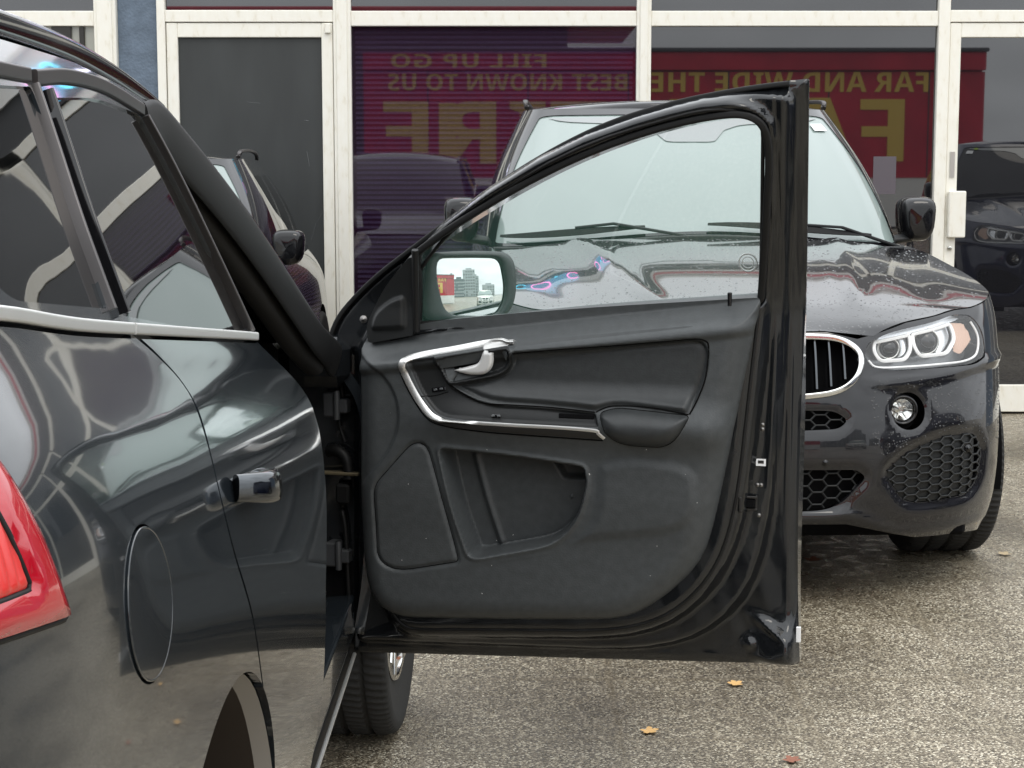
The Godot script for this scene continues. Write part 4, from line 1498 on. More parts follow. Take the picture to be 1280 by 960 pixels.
	mb.sweep(run.call(-0.462, 0.375), rp([-0.08, -0.06, 0.02, 0.012, -0.06, 0.01, 0.038, -0.035, 0.02, 0.040, 0.010, 0.02, 0.015, 0.036, 0.02, -0.08, 0.045, 0.01], 4), Vector3.UP)
	put("sill", mb, M.grey_paint, car, g)
	mb = MB.new()
	mb.sweep(run.call(-0.424, 0.318), rect2(0.014, 0.040, 0.005), Vector3(0.5, 1, 0))
	put("sill_strip", mb, M.post_metal, car, g)
	mb = MB.new()
	mb.sweep(run.call(-0.445, 0.255), rect2(0.10, 0.07, 0.015), Vector3.UP)
	put("sill_skirt", mb, M.rubber, car, g)
	mb = MB.new()
	mb.tube(run.call(-0.384, 0.272), 0.005, false, 6)
	put("sill_line", mb, M.bright_satin, car, g)
	mb = MB.new()
	mb.sweep(run.call(-0.500, 0.425), rect2(0.10, 0.010, 0.003), Vector3.UP)
	put("tread_plate", mb, M.dark_plastic, car, g)
	# greenhouse: roof side and pillars with the panes let in
	var roof := curve2([4.3, 1.47, 3.9, 1.54, 3.4, 1.574, 2.825, 1.578, 2.649, 1.573, 2.35, 1.556, 2.108, 1.528, 1.85, 1.47, 1.574, 1.385, 1.2, 1.235, 0.895, 1.085, 0.70, 1.005], 6)
	var up := PackedVector2Array(roof)
	up.reverse()
	up.append_array(belt.call(4.3, 2.24, 0.004, 30))
	up.append_array(curve2([2.20, 1.19, 2.25, 1.28, 2.345, 1.44, 2.365, 1.492, 2.33, 1.522, 2.20, 1.513, 2.05, 1.472, 1.8, 1.392, 1.55, 1.298, 1.3, 1.188, 1.08, 1.085, 0.95, 1.032, 0.86, 1.018], 5))
	var pane_rear := rp([2.984, 1.522, 0.02, 2.70, 1.534, 0.1, 2.405, 1.522, 0.02, 2.285, 1.300, 0.05, 2.248, 1.193, 0.006, 2.6, 1.222, 0.1, 3.100, 1.286, 0.008], 5)
	var pane_quarter := rp([3.068, 1.530, 0.01, 3.158, 1.298, 0.008, 3.50, 1.332, 0.03, 3.60, 1.40, 0.05, 3.55, 1.47, 0.06, 3.35, 1.52, 0.06], 5)
	mb = MB.new()
	mb.patch(dens(grow(up, -0.001), 0.015), [dens(pane_rear, 0.012), dens(pane_quarter, 0.012)], gside, 0.016, 0.02)
	put("roof_side", mb, M.grey_paint, car, g)
	mb = MB.new()
	mb.patch(dens(pane_rear, 0.012), [], func(p: Vector2) -> Vector3: return gout(p, -0.004), 0.02)
	put("window_glass", mb, M.dark_glass, rd, g)
	mb = MB.new()
	mb.patch(dens(pane_quarter, 0.012), [], func(p: Vector2) -> Vector3: return gout(p, -0.004), 0.02)
	put("quarter_window", mb, M.dark_glass, car, g)
	# bright trim: belt, window posts, top strip
	var flat_cs := rect2(0.010, 0.013, 0.003)
	mb = MB.new()
	mb.sweep(lift(belt.call(2.215, 3.098, 0.008), func(p: Vector2) -> Vector3: return gout(p, 0.004)), flat_cs)
	put("belt_trim", mb, M.bright_satin, rd, g)
	mb = MB.new()
	mb.sweep(lift(belt.call(3.106, 3.62, 0.008), func(p: Vector2) -> Vector3: return gout(p, 0.004)), flat_cs)
	put("belt_trim", mb, M.bright_satin, car, g)
	mb = MB.new()
	mb.sweep(lift(curve2([3.108, 1.288, 3.085, 1.38, 3.045, 1.47, 3.015, 1.528], 6), func(p: Vector2) -> Vector3: return gout(p, 0.003)), rect2(0.006, 0.018, 0.002), Vector3.RIGHT)
	put("window_post", mb, M.gloss_black, rd, g)
	mb = MB.new()
	mb.sweep(lift(curve2([3.150, 1.296, 3.13, 1.38, 3.09, 1.47, 3.06, 1.532], 6), func(p: Vector2) -> Vector3: return gout(p, 0.001)), rect2(0.007, 0.015, 0.002), Vector3.RIGHT)
	put("window_post", mb, M.post_metal, car, g)
	mb = MB.new()
	mb.sweep(lift(curve2([2.245, 1.190, 2.285, 1.30, 2.345, 1.44, 2.385, 1.520], 6), func(p: Vector2) -> Vector3: return gout(p, 0.003)), rect2(0.006, 0.017, 0.002), Vector3.RIGHT)
	put("window_post", mb, M.post_metal, rd, g)
	mb = MB.new()
	mb.sweep(lift(curve2([3.05, 1.541, 2.85, 1.553, 2.62, 1.552, 2.375, 1.530], 6), func(p: Vector2) -> Vector3: return gout(p, 0.004)), rect2(0.008, 0.018, 0.003))
	put("window_top_strip", mb, M.post_metal, rd, g)
	mb = MB.new()
	mb.sweep(lift(curve2([3.65, 1.49, 3.55, 1.515, 3.35, 1.538, 3.07, 1.543], 6), func(p: Vector2) -> Vector3: return gout(p, 0.003)), rect2(0.008, 0.016, 0.003))
	put("quarter_top_strip", mb, M.post_metal, car, g)
	mb = MB.new()
	mb.sweep(lift(curve2([4.1, 1.50, 3.95, 1.548, 3.4, 1.588, 2.825, 1.593, 2.5, 1.578, 2.25, 1.551, 2.12, 1.530], 6), func(p: Vector2) -> Vector3: return gside(p) + Vector3(-0.012, 0.004, 0)), rect2(0.026, 0.030, 0.008))
	put("roof_rail", mb, M.gloss_black, car, g)
	# door opening: rubber and pillar trim seen through it
	mb = MB.new()
	mb.sweep(lift(curve2([2.365, 1.500, 2.2, 1.508, 2.05, 1.467, 1.8, 1.386, 1.55, 1.292, 1.3, 1.182, 1.08, 1.08, 0.95, 1.028, 0.90, 0.995], 5), func(p: Vector2) -> Vector3: return gout(p, -0.010)), oval(0, 0, 0.009, 0.042, 14))
	put("opening_seal", mb, M.rubber, car, g)
	mb = MB.new()
	mb.sweep(lift(curve2([2.3, 1.47, 2.05, 1.44, 1.8, 1.36, 1.55, 1.262, 1.3, 1.15, 1.08, 1.05, 0.95, 0.99], 5), func(p: Vector2) -> Vector3: return gout(p, -0.065)), rect2(0.05, 0.045, 0.02))
	put("pillar_trim", mb, M.pillar_trim, car, g)
	# hinge pillar behind the open door
	mb = MB.new()
	mb.box(Vector3(-0.445, 0.69, -4.185), Vector3(0.22, 0.70, 0.05), 0.01)
	mb.box(Vector3(-0.47, 0.99, -4.12), Vector3(0.17, 0.12, 0.14), 0.03)
	put("hinge_pillar", mb, M.shell_paint, car, g)
	mb = MB.new()
	mb.box(Vector3(-0.44, 0.72, -2.70), Vector3(0.14, 0.80, 0.10), 0.02)
	put("centre_pillar", mb, M.shell_paint, car, g)
	# dark shell inside, floor, dashboard, far side
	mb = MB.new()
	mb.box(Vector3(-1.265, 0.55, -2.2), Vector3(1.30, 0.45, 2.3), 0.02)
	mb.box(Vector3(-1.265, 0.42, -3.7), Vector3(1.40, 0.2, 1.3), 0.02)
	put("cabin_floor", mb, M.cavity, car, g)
	mb = MB.new()
	mb.box(Vector3(-1.265, 0.88, -4.15), Vector3(1.44, 0.32, 0.42), 0.08)
	put("dashboard", mb, M.dark_plastic, car, g)
	for x in [-0.78, -1.70]:
		mb = MB.new()
		mb.box(Vector3(x, 0.66, -3.35), Vector3(0.50, 0.16, 0.5), 0.05)
		mb.box(Vector3(x, 0.98, -3.06), Vector3(0.48, 0.62, 0.14), 0.05, Basis(Vector3.RIGHT, 0.25))
		mb.box(Vector3(x, 1.38, -2.95), Vector3(0.26, 0.18, 0.10), 0.04)
		put("seat", mb, M.soft_trim, car, g)
	# wheel-houses
	_arch(car, Vector3(-0.312, 0.45, -1.82), 0.432, 0.33, 1.0, 0.026, "mud", "liner", g)
	_arch(car, Vector3(-0.345, 0.37, -4.53), 0.395, 0.32, 1.0, 0.03, "cavity", "cavity", g)
	_wheel(car, Transform3D(Basis(), Vector3(-0.46, 0.32, -1.82) - g), 0.38, 0.235, 0.235)
	_wheel(car, Transform3D(Basis(Vector3.UP, deg_to_rad(-3.5)), Vector3(-0.415, 0.32, -4.55) - g), 0.38, 0.235, 0.235, "chrome")
	for z in [-1.82, -4.53]:
		_wheel(car, Transform3D(Basis(Vector3.UP, PI), Vector3(-2.07, 0.32, z) - g), 0.38, 0.235, 0.235)
	# handle of the rear door
	var hn := Node3D.new()
	mb = MB.new()
	var hp := PackedVector3Array()
	var hs := PackedFloat32Array()
	for i in 25:
		var t := i / 24.0
		hp.append(gout(Vector2(lerpf(3.025, 2.89, t), lerpf(1.084, 1.064, t)), 0.004 + 0.030 * pow(sin(PI * clampf(t * 1.08, 0.0, 1.0)), 0.6)))
		hs.append(1.0 + 0.25 * sin(PI * t))
	mb.sweep(hp, rp([-0.012, -0.017, 0.012, 0.012, -0.014, 0.010, 0.009, 0.016, 0.010, -0.012, 0.015, 0.012], 5), Vector3.UP, false, hs)
	put("door_handle", mb, M.dark_chrome, rd, g)
	mb = MB.new()
	mb.sweep(PackedVector3Array([gout(Vector2(2.886, 1.065), 0.004), gout(Vector2(2.87, 1.063), 0.020), gout(Vector2(2.835, 1.060), 0.016), gout(Vector2(2.82, 1.058), 0.0)]), rp([-0.010, -0.014, 0.006, 0.010, -0.014, 0.006, 0.010, 0.014, 0.006, -0.010, 0.014, 0.006], 3))
	put("handle_cap", mb, M.dark_chrome, rd, g)
	hn.free()
	# far side, roof, tailgate, bonnet, nose: seen only from other places
	mb = MB.new()
	var far_side := PackedVector2Array(pairs([0.0, 0.40]))
	far_side.append_array(belt.call(0.0, 4.86, 0.0, 40))
	far_side.append_array(pairs([4.87, 0.40, 3.56, 0.36]))
	far_side.append_array(pairs(arc.call(3.13, 0.45, 0.43, -6.0, 180.0, 30)))
	far_side.append_array(pairs([2.69, 0.36, 0.96, 0.36]))
	far_side.append_array(pairs(arc.call(0.42, 0.37, 0.40, 0.0, 180.0, 30)))
	mb.patch(dens(far_side, 0.05), [], gmir, 0.05)
	put("far_side_panel", mb, M.grey_paint, car, g)
	mb = MB.new()
	var fup := PackedVector2Array(roof)
	fup.reverse()
	fup.append_array(belt.call(4.3, 0.72, 0.004, 30))
	mb.patch(dens(fup, 0.04), [], gmir, 0.05)
	put("far_side_windows", mb, M.dark_glass, car, g)
	var rows := []
	for p in curve2([4.3, 1.47, 3.9, 1.54, 3.4, 1.574, 2.825, 1.578, 2.649, 1.573, 2.35, 1.556, 2.108, 1.528, 2.0, 1.505], 6):
		var r := PackedVector3Array()
		var a := gside(p)
		for i in 25:
			var t := i / 12.0 - 1.0
			r.append(Vector3(-1.265 - (a.x + 1.265) * t, a.y + 0.075 * (1.0 - pow(absf(t), 2.2)), a.z + 0.06 * (1.0 - t * t) * (-1.0 if p.x < 2.4 else 0.0)))
		rows.append(r)
	mb = MB.new()
	mb.grid(rows)
	put("roof", mb, M.grey_paint, car, g)
	var rows2 := []
	for p in curve2([2.0, 1.51, 1.85, 1.47, 1.574, 1.385, 1.2, 1.235, 0.895, 1.085, 0.74, 1.02], 6):
		var r := PackedVector3Array()
		var a := gside(p)
		for i in 25:
			var t := i / 12.0 - 1.0
			r.append(Vector3(-1.265 - (a.x + 1.265) * t, a.y + 0.075 * (1.0 - pow(absf(t), 2.2)) * ss(0.74, 2.0, p.x), a.z - 0.06 * (1.0 - t * t)))
		rows2.append(r)
	mb = MB.new()
	mb.grid(rows2)
	put("windscreen", mb, M.dark_glass, car, g)
	rows = []
	for i in 9:
		var t := i / 8.0
		var r := PackedVector3Array()
		for k in 21:
			var x := lerpf(-1.265 + 0.60, -1.265 - 0.60, k / 20.0)
			var e := pow(absf(x + 1.265) / 0.62, 2.5)
			r.append(Vector3(x * 1.0, lerpf(1.575 - 0.07 * e, 1.33, t), -lerpf(1.10 + 0.05 * e, 0.90 + 0.06 * e, t)))
		rows.append(r)
	mb = MB.new()
	mb.grid(rows)
	put("rear_window", mb, M.dark_glass, car, g)
	rows = []
	for i in 11:
		var t := i / 10.0
		var r := PackedVector3Array()
		for k in 25:
			var u := k / 12.0 - 1.0
			var hw := lerpf(0.80, 0.72, t)
			r.append(Vector3(-1.265 + u * hw, lerpf(1.05, 0.86, pow(t, 1.6)) - 0.035 * pow(absf(u), 3), -lerpf(4.20, 5.28 - 0.2 * u * u, t)))
		rows.append(r)
	mb = MB.new()
	mb.grid(rows)
	put("bonnet", mb, M.grey_paint, car, g)
	rows = []
	for i in 9:
		var t := i / 8.0
		var r := PackedVector3Array()
		for k in 25:
			var u := k / 12.0 - 1.0
			r.append(Vector3(-1.265 + u * lerpf(0.74, 0.90, ss(0.0, 0.4, t)), lerpf(0.85, 0.25, t), -(5.26 + 0.12 * sin(PI * t * 0.9) - 0.36 * pow(absf(u), 3))))
		rows.append(r)
	mb = MB.new()
	mb.grid(rows)
	put("front_bumper", mb, M.grey_paint, car, g)

# ---------------------------------------------------------------- the black car facing us, in its own axes: x right, y up, z to the front
var bp: Plan
var bf: Lut
var bsd: Lut
const BL := 2.443

func bside(p: Vector2) -> Vector3:
	var q := bp.at(p.x)
	var n := bp.nor(p.x)
	var w := ss(0.75, 1.25, p.x)
	q -= n * lerpf(bf.g(p.y), bsd.g(p.y), w)
	return Vector3(q.x, p.y, BL - q.y)

func bmirr(p: Vector2) -> Vector3:
	var v := bside(p)
	return Vector3(-v.x, v.y, v.z)

func bup(p: Vector2, o: float, sg: float) -> Vector3:
	var n := bp.nor(p.x)
	var v := bside(p) + Vector3(n.x, 0, -n.y) * o
	v.x *= sg
	return v

var gb: Plan
var gt: Plan
func bgreen(p: Vector2) -> Vector3:      # greenhouse: p.x along (negative = left), p.y 0 at the belt to 1 at the roof
	var u := absf(p.x)
	var a := gb.at(u * gb.len)
	var b := gt.at(u * gt.len)
	var q := a.lerp(b, p.y)
	var bow := 0.040 * sin(PI * clampf(p.y, 0.0, 1.0))
	var n := gb.nor(u * gb.len)
	q += n * bow
	var y0 := lerpf(1.188, 1.130, ss(0.0, 0.2, u))
	return Vector3(q.x * signf(p.x) if p.x != 0.0 else q.x, lerpf(y0, 1.715, p.y), BL - q.y)

func _black_car() -> Node3D:
	bp = Plan.new([0.0, 0.0, 0.2, 0.006, 0.4, 0.03, 0.58, 0.085, 0.74, 0.18, 0.86, 0.32, 0.925, 0.5, 0.955, 0.72, 0.968, 1.0, 0.969, 1.4, 0.965, 2.5, 0.955, 3.6, 0.93, 4.3, 0.86, 4.66, 0.7, 4.81, 0.4, 4.87, 0.0, 4.886])
	bf = Lut.new([0.0, 0.22, 0.12, 0.12, 0.2, 0.065, 0.28, 0.022, 0.36, 0.006, 0.45, 0.0, 0.55, 0.004, 0.65, 0.02, 0.75, 0.045, 0.85, 0.075, 0.93, 0.115, 0.99, 0.17, 1.05, 0.24])
	bsd = Lut.new([0.0, 0.08, 0.15, 0.055, 0.25, 0.022, 0.4, 0.006, 0.6, 0.002, 0.72, 0.0, 0.85, 0.008, 0.95, 0.022, 1.03, 0.05, 1.1, 0.085, 1.16, 0.12, 1.25, 0.16])
	gb = Plan.new([0.0, 1.40, 0.47, 1.45, 0.74, 1.55, 0.85, 1.68, 0.888, 1.92, 0.885, 2.5, 0.84, 3.5, 0.78, 4.3, 0.58, 4.66, 0.0, 4.72])
	gt = Plan.new([0.0, 2.10, 0.40, 2.13, 0.60, 2.20, 0.675, 2.32, 0.688, 2.55, 0.655, 3.0, 0.605, 3.6, 0.55, 4.05, 0.40, 4.27, 0.0, 4.33])
	var yaw := deg_to_rad(2.5)
	var at := Vector3(0.85 - BL * sin(yaw), 0, -5.62 - BL * cos(yaw))
	var car := thing("parked_car", "black car facing us behind the open door, rain drops on its bonnet", "car", at, yaw)
	var mb: MB
	var top := Lut.new([0.0, 0.905, 0.20, 0.908, 0.29, 0.895, 0.35, 0.876, 0.42, 0.905, 0.53, 0.932, 0.70, 0.948, 0.84, 0.962, 0.95, 0.966, 1.10, 0.985, 1.35, 1.028, 1.7, 1.075, 2.2, 1.13, 3.0, 1.135, 4.5, 1.13, 5.3, 1.15, 6.26, 1.15])
	var body := PackedVector2Array()
	for i in 60:
		var s := 6.259 * i / 59.0
		body.append(Vector2(s, top.g(s)))
	body.append_array(pairs([6.259, 0.36, 5.2, 0.34]))
	for i in 25:
		var a := deg_to_rad(lerpf(-5.0, 185.0, i / 24.0))
		body.append(Vector2(4.48 + cos(a) * 0.41, 0.385 + sin(a) * 0.41))
	body.append_array(pairs([4.0, 0.30, 2.05, 0.28]))
	for i in 25:
		var a := deg_to_rad(lerpf(-8.0, 192.0, i / 24.0))
		body.append(Vector2(1.555 + cos(a) * 0.41, 0.385 + sin(a) * 0.415))
	body.append_array(pairs([1.145, 0.20, 1.11, 0.18, 1.0, 0.175, 0.8, 0.195, 0.55, 0.205, 0.42, 0.235, 0.27, 0.27, 0.0, 0.275]))
	var kid := rp([0.032, 0.896, 0.03, 0.144, 0.902, 0.08, 0.262, 0.893, 0.055, 0.333, 0.845, 0.05, 0.318, 0.765, 0.066, 0.241, 0.709, 0.066, 0.103, 0.695, 0.05, 0.030, 0.70, 0.03], 5)
	var head := rp([0.350, 0.866, 0.016, 0.446, 0.905, 0.11, 0.821, 0.949, 0.038, 0.923, 0.944, 0.027, 0.962, 0.884, 0.038, 0.935, 0.803, 0.022, 0.829, 0.782, 0.038, 0.683, 0.781, 0.082, 0.452, 0.78, 0.022, 0.362, 0.793, 0.016, 0.338, 0.824, 0.011], 5)
	var fog := oval(0.492, 0.644, 0.066, 0.062, 36)
	var upv := rp([0.02, 0.657, 0.011, 0.224, 0.653, 0.038, 0.267, 0.621, 0.016, 0.236, 0.593, 0.027, 0.02, 0.587, 0.011], 5)
	var lowv := rp([0.02, 0.46, 0.011, 0.296, 0.456, 0.016, 0.334, 0.431, 0.022, 0.25, 0.341, 0.038, 0.191, 0.32, 0.038, 0.02, 0.315, 0.011], 5)
	var hexv := rp([0.396, 0.442, 0.033, 0.492, 0.516, 0.082, 0.642, 0.554, 0.055, 0.797, 0.549, 0.022, 0.847, 0.493, 0.027, 0.827, 0.383, 0.055, 0.76, 0.34, 0.033, 0.542, 0.33, 0.038, 0.476, 0.343, 0.033], 5)
	var holes := []
	for h in [kid, head, fog, upv, lowv, hexv]:
		holes.append(dens(h, 0.012))
	var hx := Pg.new(hexv)
	var lv := Pg.new(lowv)
	var fgp := Pg.new(fog)
	var uvp := Pg.new(upv)
	# creases: the vents sit in soft hollows, a shelf runs under the lamps, the lip juts out
	var sculpt := func(p: Vector2, sg: float) -> Vector3:
		var o := 0.0
		if p.x < 1.3 and p.y < 0.98:
			o -= 0.016 * ss(-0.035, 0.0, hx.d(p, 0.05))
			o -= 0.012 * ss(-0.03, 0.0, lv.d(p, 0.05))
			o -= 0.010 * ss(-0.012, 0.0, fgp.d(p, 0.03))
			o -= 0.008 * ss(-0.02, 0.0, uvp.d(p, 0.03))
			o += 0.012 * exp(-pow((p.y - (0.742 + 0.045 * ss(0.4, 1.0, p.x))) / 0.016, 2)) * ss(0.30, 0.42, p.x)
			o += 0.014 * exp(-pow((p.y - (0.300 - 0.07 * ss(0.25, 0.5, p.x))) / 0.018, 2)) * ss(1.1, 0.8, p.x)
		return bup(p, o, sg)
	for sg in [1.0, -1.0]:
		var side: float = sg
		mb = MB.new()
		mb.patch(dens(body, 0.02), holes, func(p: Vector2) -> Vector3: return sculpt.call(p, side), 0.016 if sg > 0 else 0.022, -0.03 * sg)
		put("body_side", mb, M.black_paint, car)
		# what lies behind the openings
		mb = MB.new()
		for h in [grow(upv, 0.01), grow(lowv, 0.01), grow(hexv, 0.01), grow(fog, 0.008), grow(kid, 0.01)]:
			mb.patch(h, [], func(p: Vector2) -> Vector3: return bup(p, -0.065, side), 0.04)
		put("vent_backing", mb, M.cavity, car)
		# honeycomb grilles
		for v in [[hexv, 0.049, 0.0290, -0.014], [lowv, 0.050, 0.0425, -0.03], [upv, 0.052, 0.034, -0.022]]:
			mb = MB.new()
			var pg := Pg.new(v[0])
			var px: float = v[1]
			var py: float = v[2]
			var dep: float = v[3]
			var seg := func(a: Vector2, b: Vector2) -> void:
				var cl := Geometry2D.intersect_polyline_with_polygon(PackedVector2Array([a, b]), pg.q)
				for l in cl:
					if l[0].distance_to(l[1]) > 0.003:
						mb.sweep(PackedVector3Array([bup(l[0], dep, side), bup(l[1], dep, side)]), PackedVector2Array([Vector2(-0.006, 0.012), Vector2(-0.0035, -0.012), Vector2(0.0035, -0.012), Vector2(0.006, 0.012)]) if false else PackedVector2Array([Vector2(-0.0028, -0.0028), Vector2(0.0028, -0.0028), Vector2(0.0028, 0.0028), Vector2(-0.0028, 0.0028)]))
			var x := pg.lo.x - px
			var col := 0
			while x < pg.hi.x + px:
				var y := pg.lo.y - py + (py / 2 if col % 2 else 0.0)
				while y < pg.hi.y + py:
					var c := Vector2(x, y)
					var h2 := px * 0.33
					var h1 := px * 0.67
					seg.call(c + Vector2(-h2, py / 2), c + Vector2(h2, py / 2))
					seg.call(c + Vector2(h2, py / 2), c + Vector2(h1, 0))
					seg.call(c + Vector2(h1, 0), c + Vector2(h2, -py / 2))
					y += py
				x += px
				col += 1
			put("honeycomb_grille", mb, M.dark_plastic, car)
		# panel behind the wide honeycomb so that it reads as a closed blank
		mb = MB.new()
		mb.patch(dens(grow(hexv, -0.002), 0.02), [rp([0.800, 0.54, 0.01, 0.838, 0.50, 0.01, 0.82, 0.39, 0.01, 0.80, 0.37, 0.005, 0.803, 0.45, 0.01], 3)], func(p: Vector2) -> Vector3: return bup(p, -0.019, side), 0.025)
		put("grille_blank", mb, M.dark_plastic, car)
		mb = MB.new()
		for sx in [[0.186, 0.485, -0.012], [0.735, 0.505, -0.008]]:
			var c: Vector3 = bup(Vector2(sx[0], sx[1]), sx[2] + 0.011, side)
			mb.lathe(PackedVector2Array([Vector2(0, 0.004), Vector2(0.008, 0.004), Vector2(0.009, 0.0), Vector2(0.012, 0.0), Vector2(0.013, -0.004)]), 20, Transform3D(Basis(Vector3.RIGHT, PI / 2), c))
		put("parking_sensor", mb, M.gloss_black, car)
		# kidney grille
		var k := Node3D.new()
		k.name = "kidney_grille"
		car.add_child(k, true)
		mb = MB.new()
		mb.sweep(lift(dens(grow(kid, -0.006), 0.015), func(p: Vector2) -> Vector3: return bup(p, 0.004, side)), rp([-0.011, -0.010, 0.006, 0.009, -0.012, 0.006, 0.009, 0.010, 0.006, -0.011, 0.008, 0.005], 3), Vector3.BACK, true)
		put("grille_frame", mb, M.chrome, k)
		var kin := grow(kid, -0.018)
		for i in 6:
			var x := 0.062 + i * 0.0505
			var l := Geometry2D.intersect_polyline_with_polygon(PackedVector2Array([Vector2(x, 0.5), Vector2(x + 0.006, 1.0)]), kin)
			if l.size():
				var p0: Vector2 = l[0][0]
				var p1: Vector2 = l[0][1]
				mb = MB.new()
				var pa := PackedVector3Array()
				for j in 5:
					pa.append(bup(p0.lerp(p1, j / 4.0), -0.026, side))
				mb.sweep(pa, rp([-0.003, -0.020, 0.002, 0.003, -0.020, 0.002, 0.0042, 0.020, 0.003, -0.0042, 0.020, 0.003], 2), Vector3.BACK)
				put("grille_slat", mb, M.dark_chrome, k)
		# headlight
		var hl := Node3D.new()
		hl.name = "headlight"
		car.add_child(hl, true)
		mb = MB.new()
		mb.patch(grow(head, 0.008), [], func(p: Vector2) -> Vector3: return bup(p, -0.075, side), 0.02)
		put("lamp_housing", mb, M.lamp_grey, hl)
		mb = MB.new()
		mb.patch(rp([0.372, 0.868, 0.004, 0.446, 0.900, 0.08, 0.821, 0.945, 0.03, 0.91, 0.938, 0.01, 0.86, 0.926, 0.02, 0.56, 0.893, 0.06, 0.40, 0.869, 0.02], 4), [], func(p: Vector2) -> Vector3: return bup(p, -0.030, side), 0.012, 0.03 * -sg)
		put("lamp_brow", mb, M.lamp_chrome, hl)
		for r in [[rp([0.395, 0.870, 0.005, 0.551, 0.890, 0.011, 0.545, 0.842, 0.03, 0.510, 0.810, 0.018, 0.409, 0.808, 0.018, 0.386, 0.841, 0.022], 5), Vector2(0.465, 0.846), 0.030], [rp([0.568, 0.892, 0.006, 0.806, 0.917, 0.012, 0.804, 0.868, 0.03, 0.722, 0.822, 0.026, 0.582, 0.818, 0.022, 0.560, 0.856, 0.026], 5), Vector2(0.655, 0.862), 0.037]]:
			mb = MB.new()
			mb.sweep(lift(dens(r[0], 0.01), func(p: Vector2) -> Vector3: return bup(p, -0.028, side)), rect2(0.012, 0.014, 0.003), Vector3.BACK, true)
			put("ring_lamp", mb, M.lamp_white, hl)
			mb = MB.new()
			mb.patch(grow(r[0], -0.003), [], func(p: Vector2) -> Vector3:
				var dd: float = p.distance_to(r[1])
				return bup(p, -0.045 - 0.028 * ss(0.07, 0.03, dd), side), 0.008)
			put("lamp_reflector", mb, M.lamp_chrome, hl)
			mb = MB.new()
			var c3: Vector3 = bup(r[1], -0.058, side)
			var rad: float = r[2]
			var pr := PackedVector2Array()
			for i in 10:
				pr.append(Vector2(sin(i / 9.0 * PI / 2) * rad, cos(i / 9.0 * PI / 2) * rad * 0.8))
			mb.lathe(pr, 28, Transform3D(Basis(Vector3.RIGHT, PI / 2 * 0.94), c3))
			put("projector", mb, M.dark_glass, hl)
			mb = MB.new()
			mb.lathe(PackedVector2Array([Vector2(rad + 0.010, -0.002), Vector2(rad + 0.009, 0.010), Vector2(rad + 0.003, 0.012), Vector2(rad, 0.004)]), 28, Transform3D(Basis(Vector3.RIGHT, PI / 2 * 0.94), c3))
			put("projector_rim", mb, M.satin_metal, hl)
		mb = MB.new()
		mb.patch(rp([0.826, 0.919, 0.005, 0.910, 0.914, 0.016, 0.930, 0.858, 0.022, 0.822, 0.813, 0.016, 0.775, 0.827, 0.011, 0.822, 0.866, 0.02], 4), [], func(p: Vector2) -> Vector3: return bup(p, -0.035 + 0.003 * sin(p.x * 500.0), side), 0.004)
		put("turn_lamp", mb, M.amber, hl)
		mb = MB.new()
		mb.tube(lift(curve2([0.357, 0.812, 0.392, 0.789, 0.52, 0.788, 0.665, 0.790, 0.80, 0.792, 0.885, 0.804, 0.925, 0.83, 0.948, 0.872, 0.93, 0.92], 5), func(p: Vector2) -> Vector3: return bup(p, -0.016, side)), 0.0042)
		put("lamp_line", mb, M.lamp_white, hl)
		mb = MB.new()
		mb.patch(dens(grow(head, -0.001), 0.012), [], func(p: Vector2) -> Vector3: return bup(p, -0.002, side), 0.02)
		put("lamp_glass", mb, M.lens_glass, hl)
		# fog lamp
		var fl := Node3D.new()
		fl.name = "fog_lamp"
		car.add_child(fl, true)
		var fc := bup(Vector2(0.480, 0.648), -0.040, side)
		var fx := Transform3D(Basis(Vector3.RIGHT, PI / 2), fc)
		mb = MB.new()
		mb.lathe(PackedVector2Array([Vector2(0.052, 0.0), Vector2(0.050, 0.030), Vector2(0.044, 0.034), Vector2(0.039, 0.026), Vector2(0.037, 0.0)]), 36, fx)
		put("lamp_bezel", mb, M.gloss_black, fl)
		mb = MB.new()
		mb.lathe(PackedVector2Array([Vector2(0.0, -0.004), Vector2(0.010, -0.003), Vector2(0.024, 0.006), Vector2(0.036, 0.018)]), 28, fx)
		mb.lathe(PackedVector2Array([Vector2(0.0, 0.012), Vector2(0.006, 0.010), Vector2(0.008, -0.003)]), 12, fx)
		for i in 6:
			var a := TAU * i / 6
			mb.sweep(PackedVector3Array([fx * Vector3(cos(a) * 0.010, 0.002, sin(a) * 0.010), fx * Vector3(cos(a) * 0.033, 0.016, sin(a) * 0.033)]), rect2(0.003, 0.003))
		put("lamp_reflector", mb, M.chrome, fl)
		mb = MB.new()
		mb.lathe(PackedVector2Array([Vector2(0.0, 0.030), Vector2(0.02, 0.028), Vector2(0.038, 0.022)]), 28, fx)
		put("lamp_glass", mb, M.lens_glass, fl)
		# door mirror
		var dm := Node3D.new()
		dm.name = "door_mirror"
		car.add_child(dm, true)
		var rows := []
		for i in 15:
			var t := i / 14.0
			var zz := 0.10 * cos(PI * t)
			var sc := pow(maxf(0.0, 1.0 - pow(absf(2.0 * t - 1.0), 2.6)), 0.45) + 0.01
			var r := PackedVector3Array()
			for j in 28:
				var a := TAU * j / 28
				var cx := signf(cos(a)) * pow(absf(cos(a)), 0.62) * (0.074 + 0.012 * sin(a))
				var cy := signf(sin(a)) * pow(absf(sin(a)), 0.62) * 0.096
				r.append(Vector3(side * (0.985 + cx * sc + 0.01 * cy), 1.235 + cy * sc, BL - 1.88 + zz))
			rows.append(r)
		mb = MB.new()
		mb.grid(rows, true)
		put("mirror_housing", mb, M.gloss_black, dm)
		mb = MB.new()
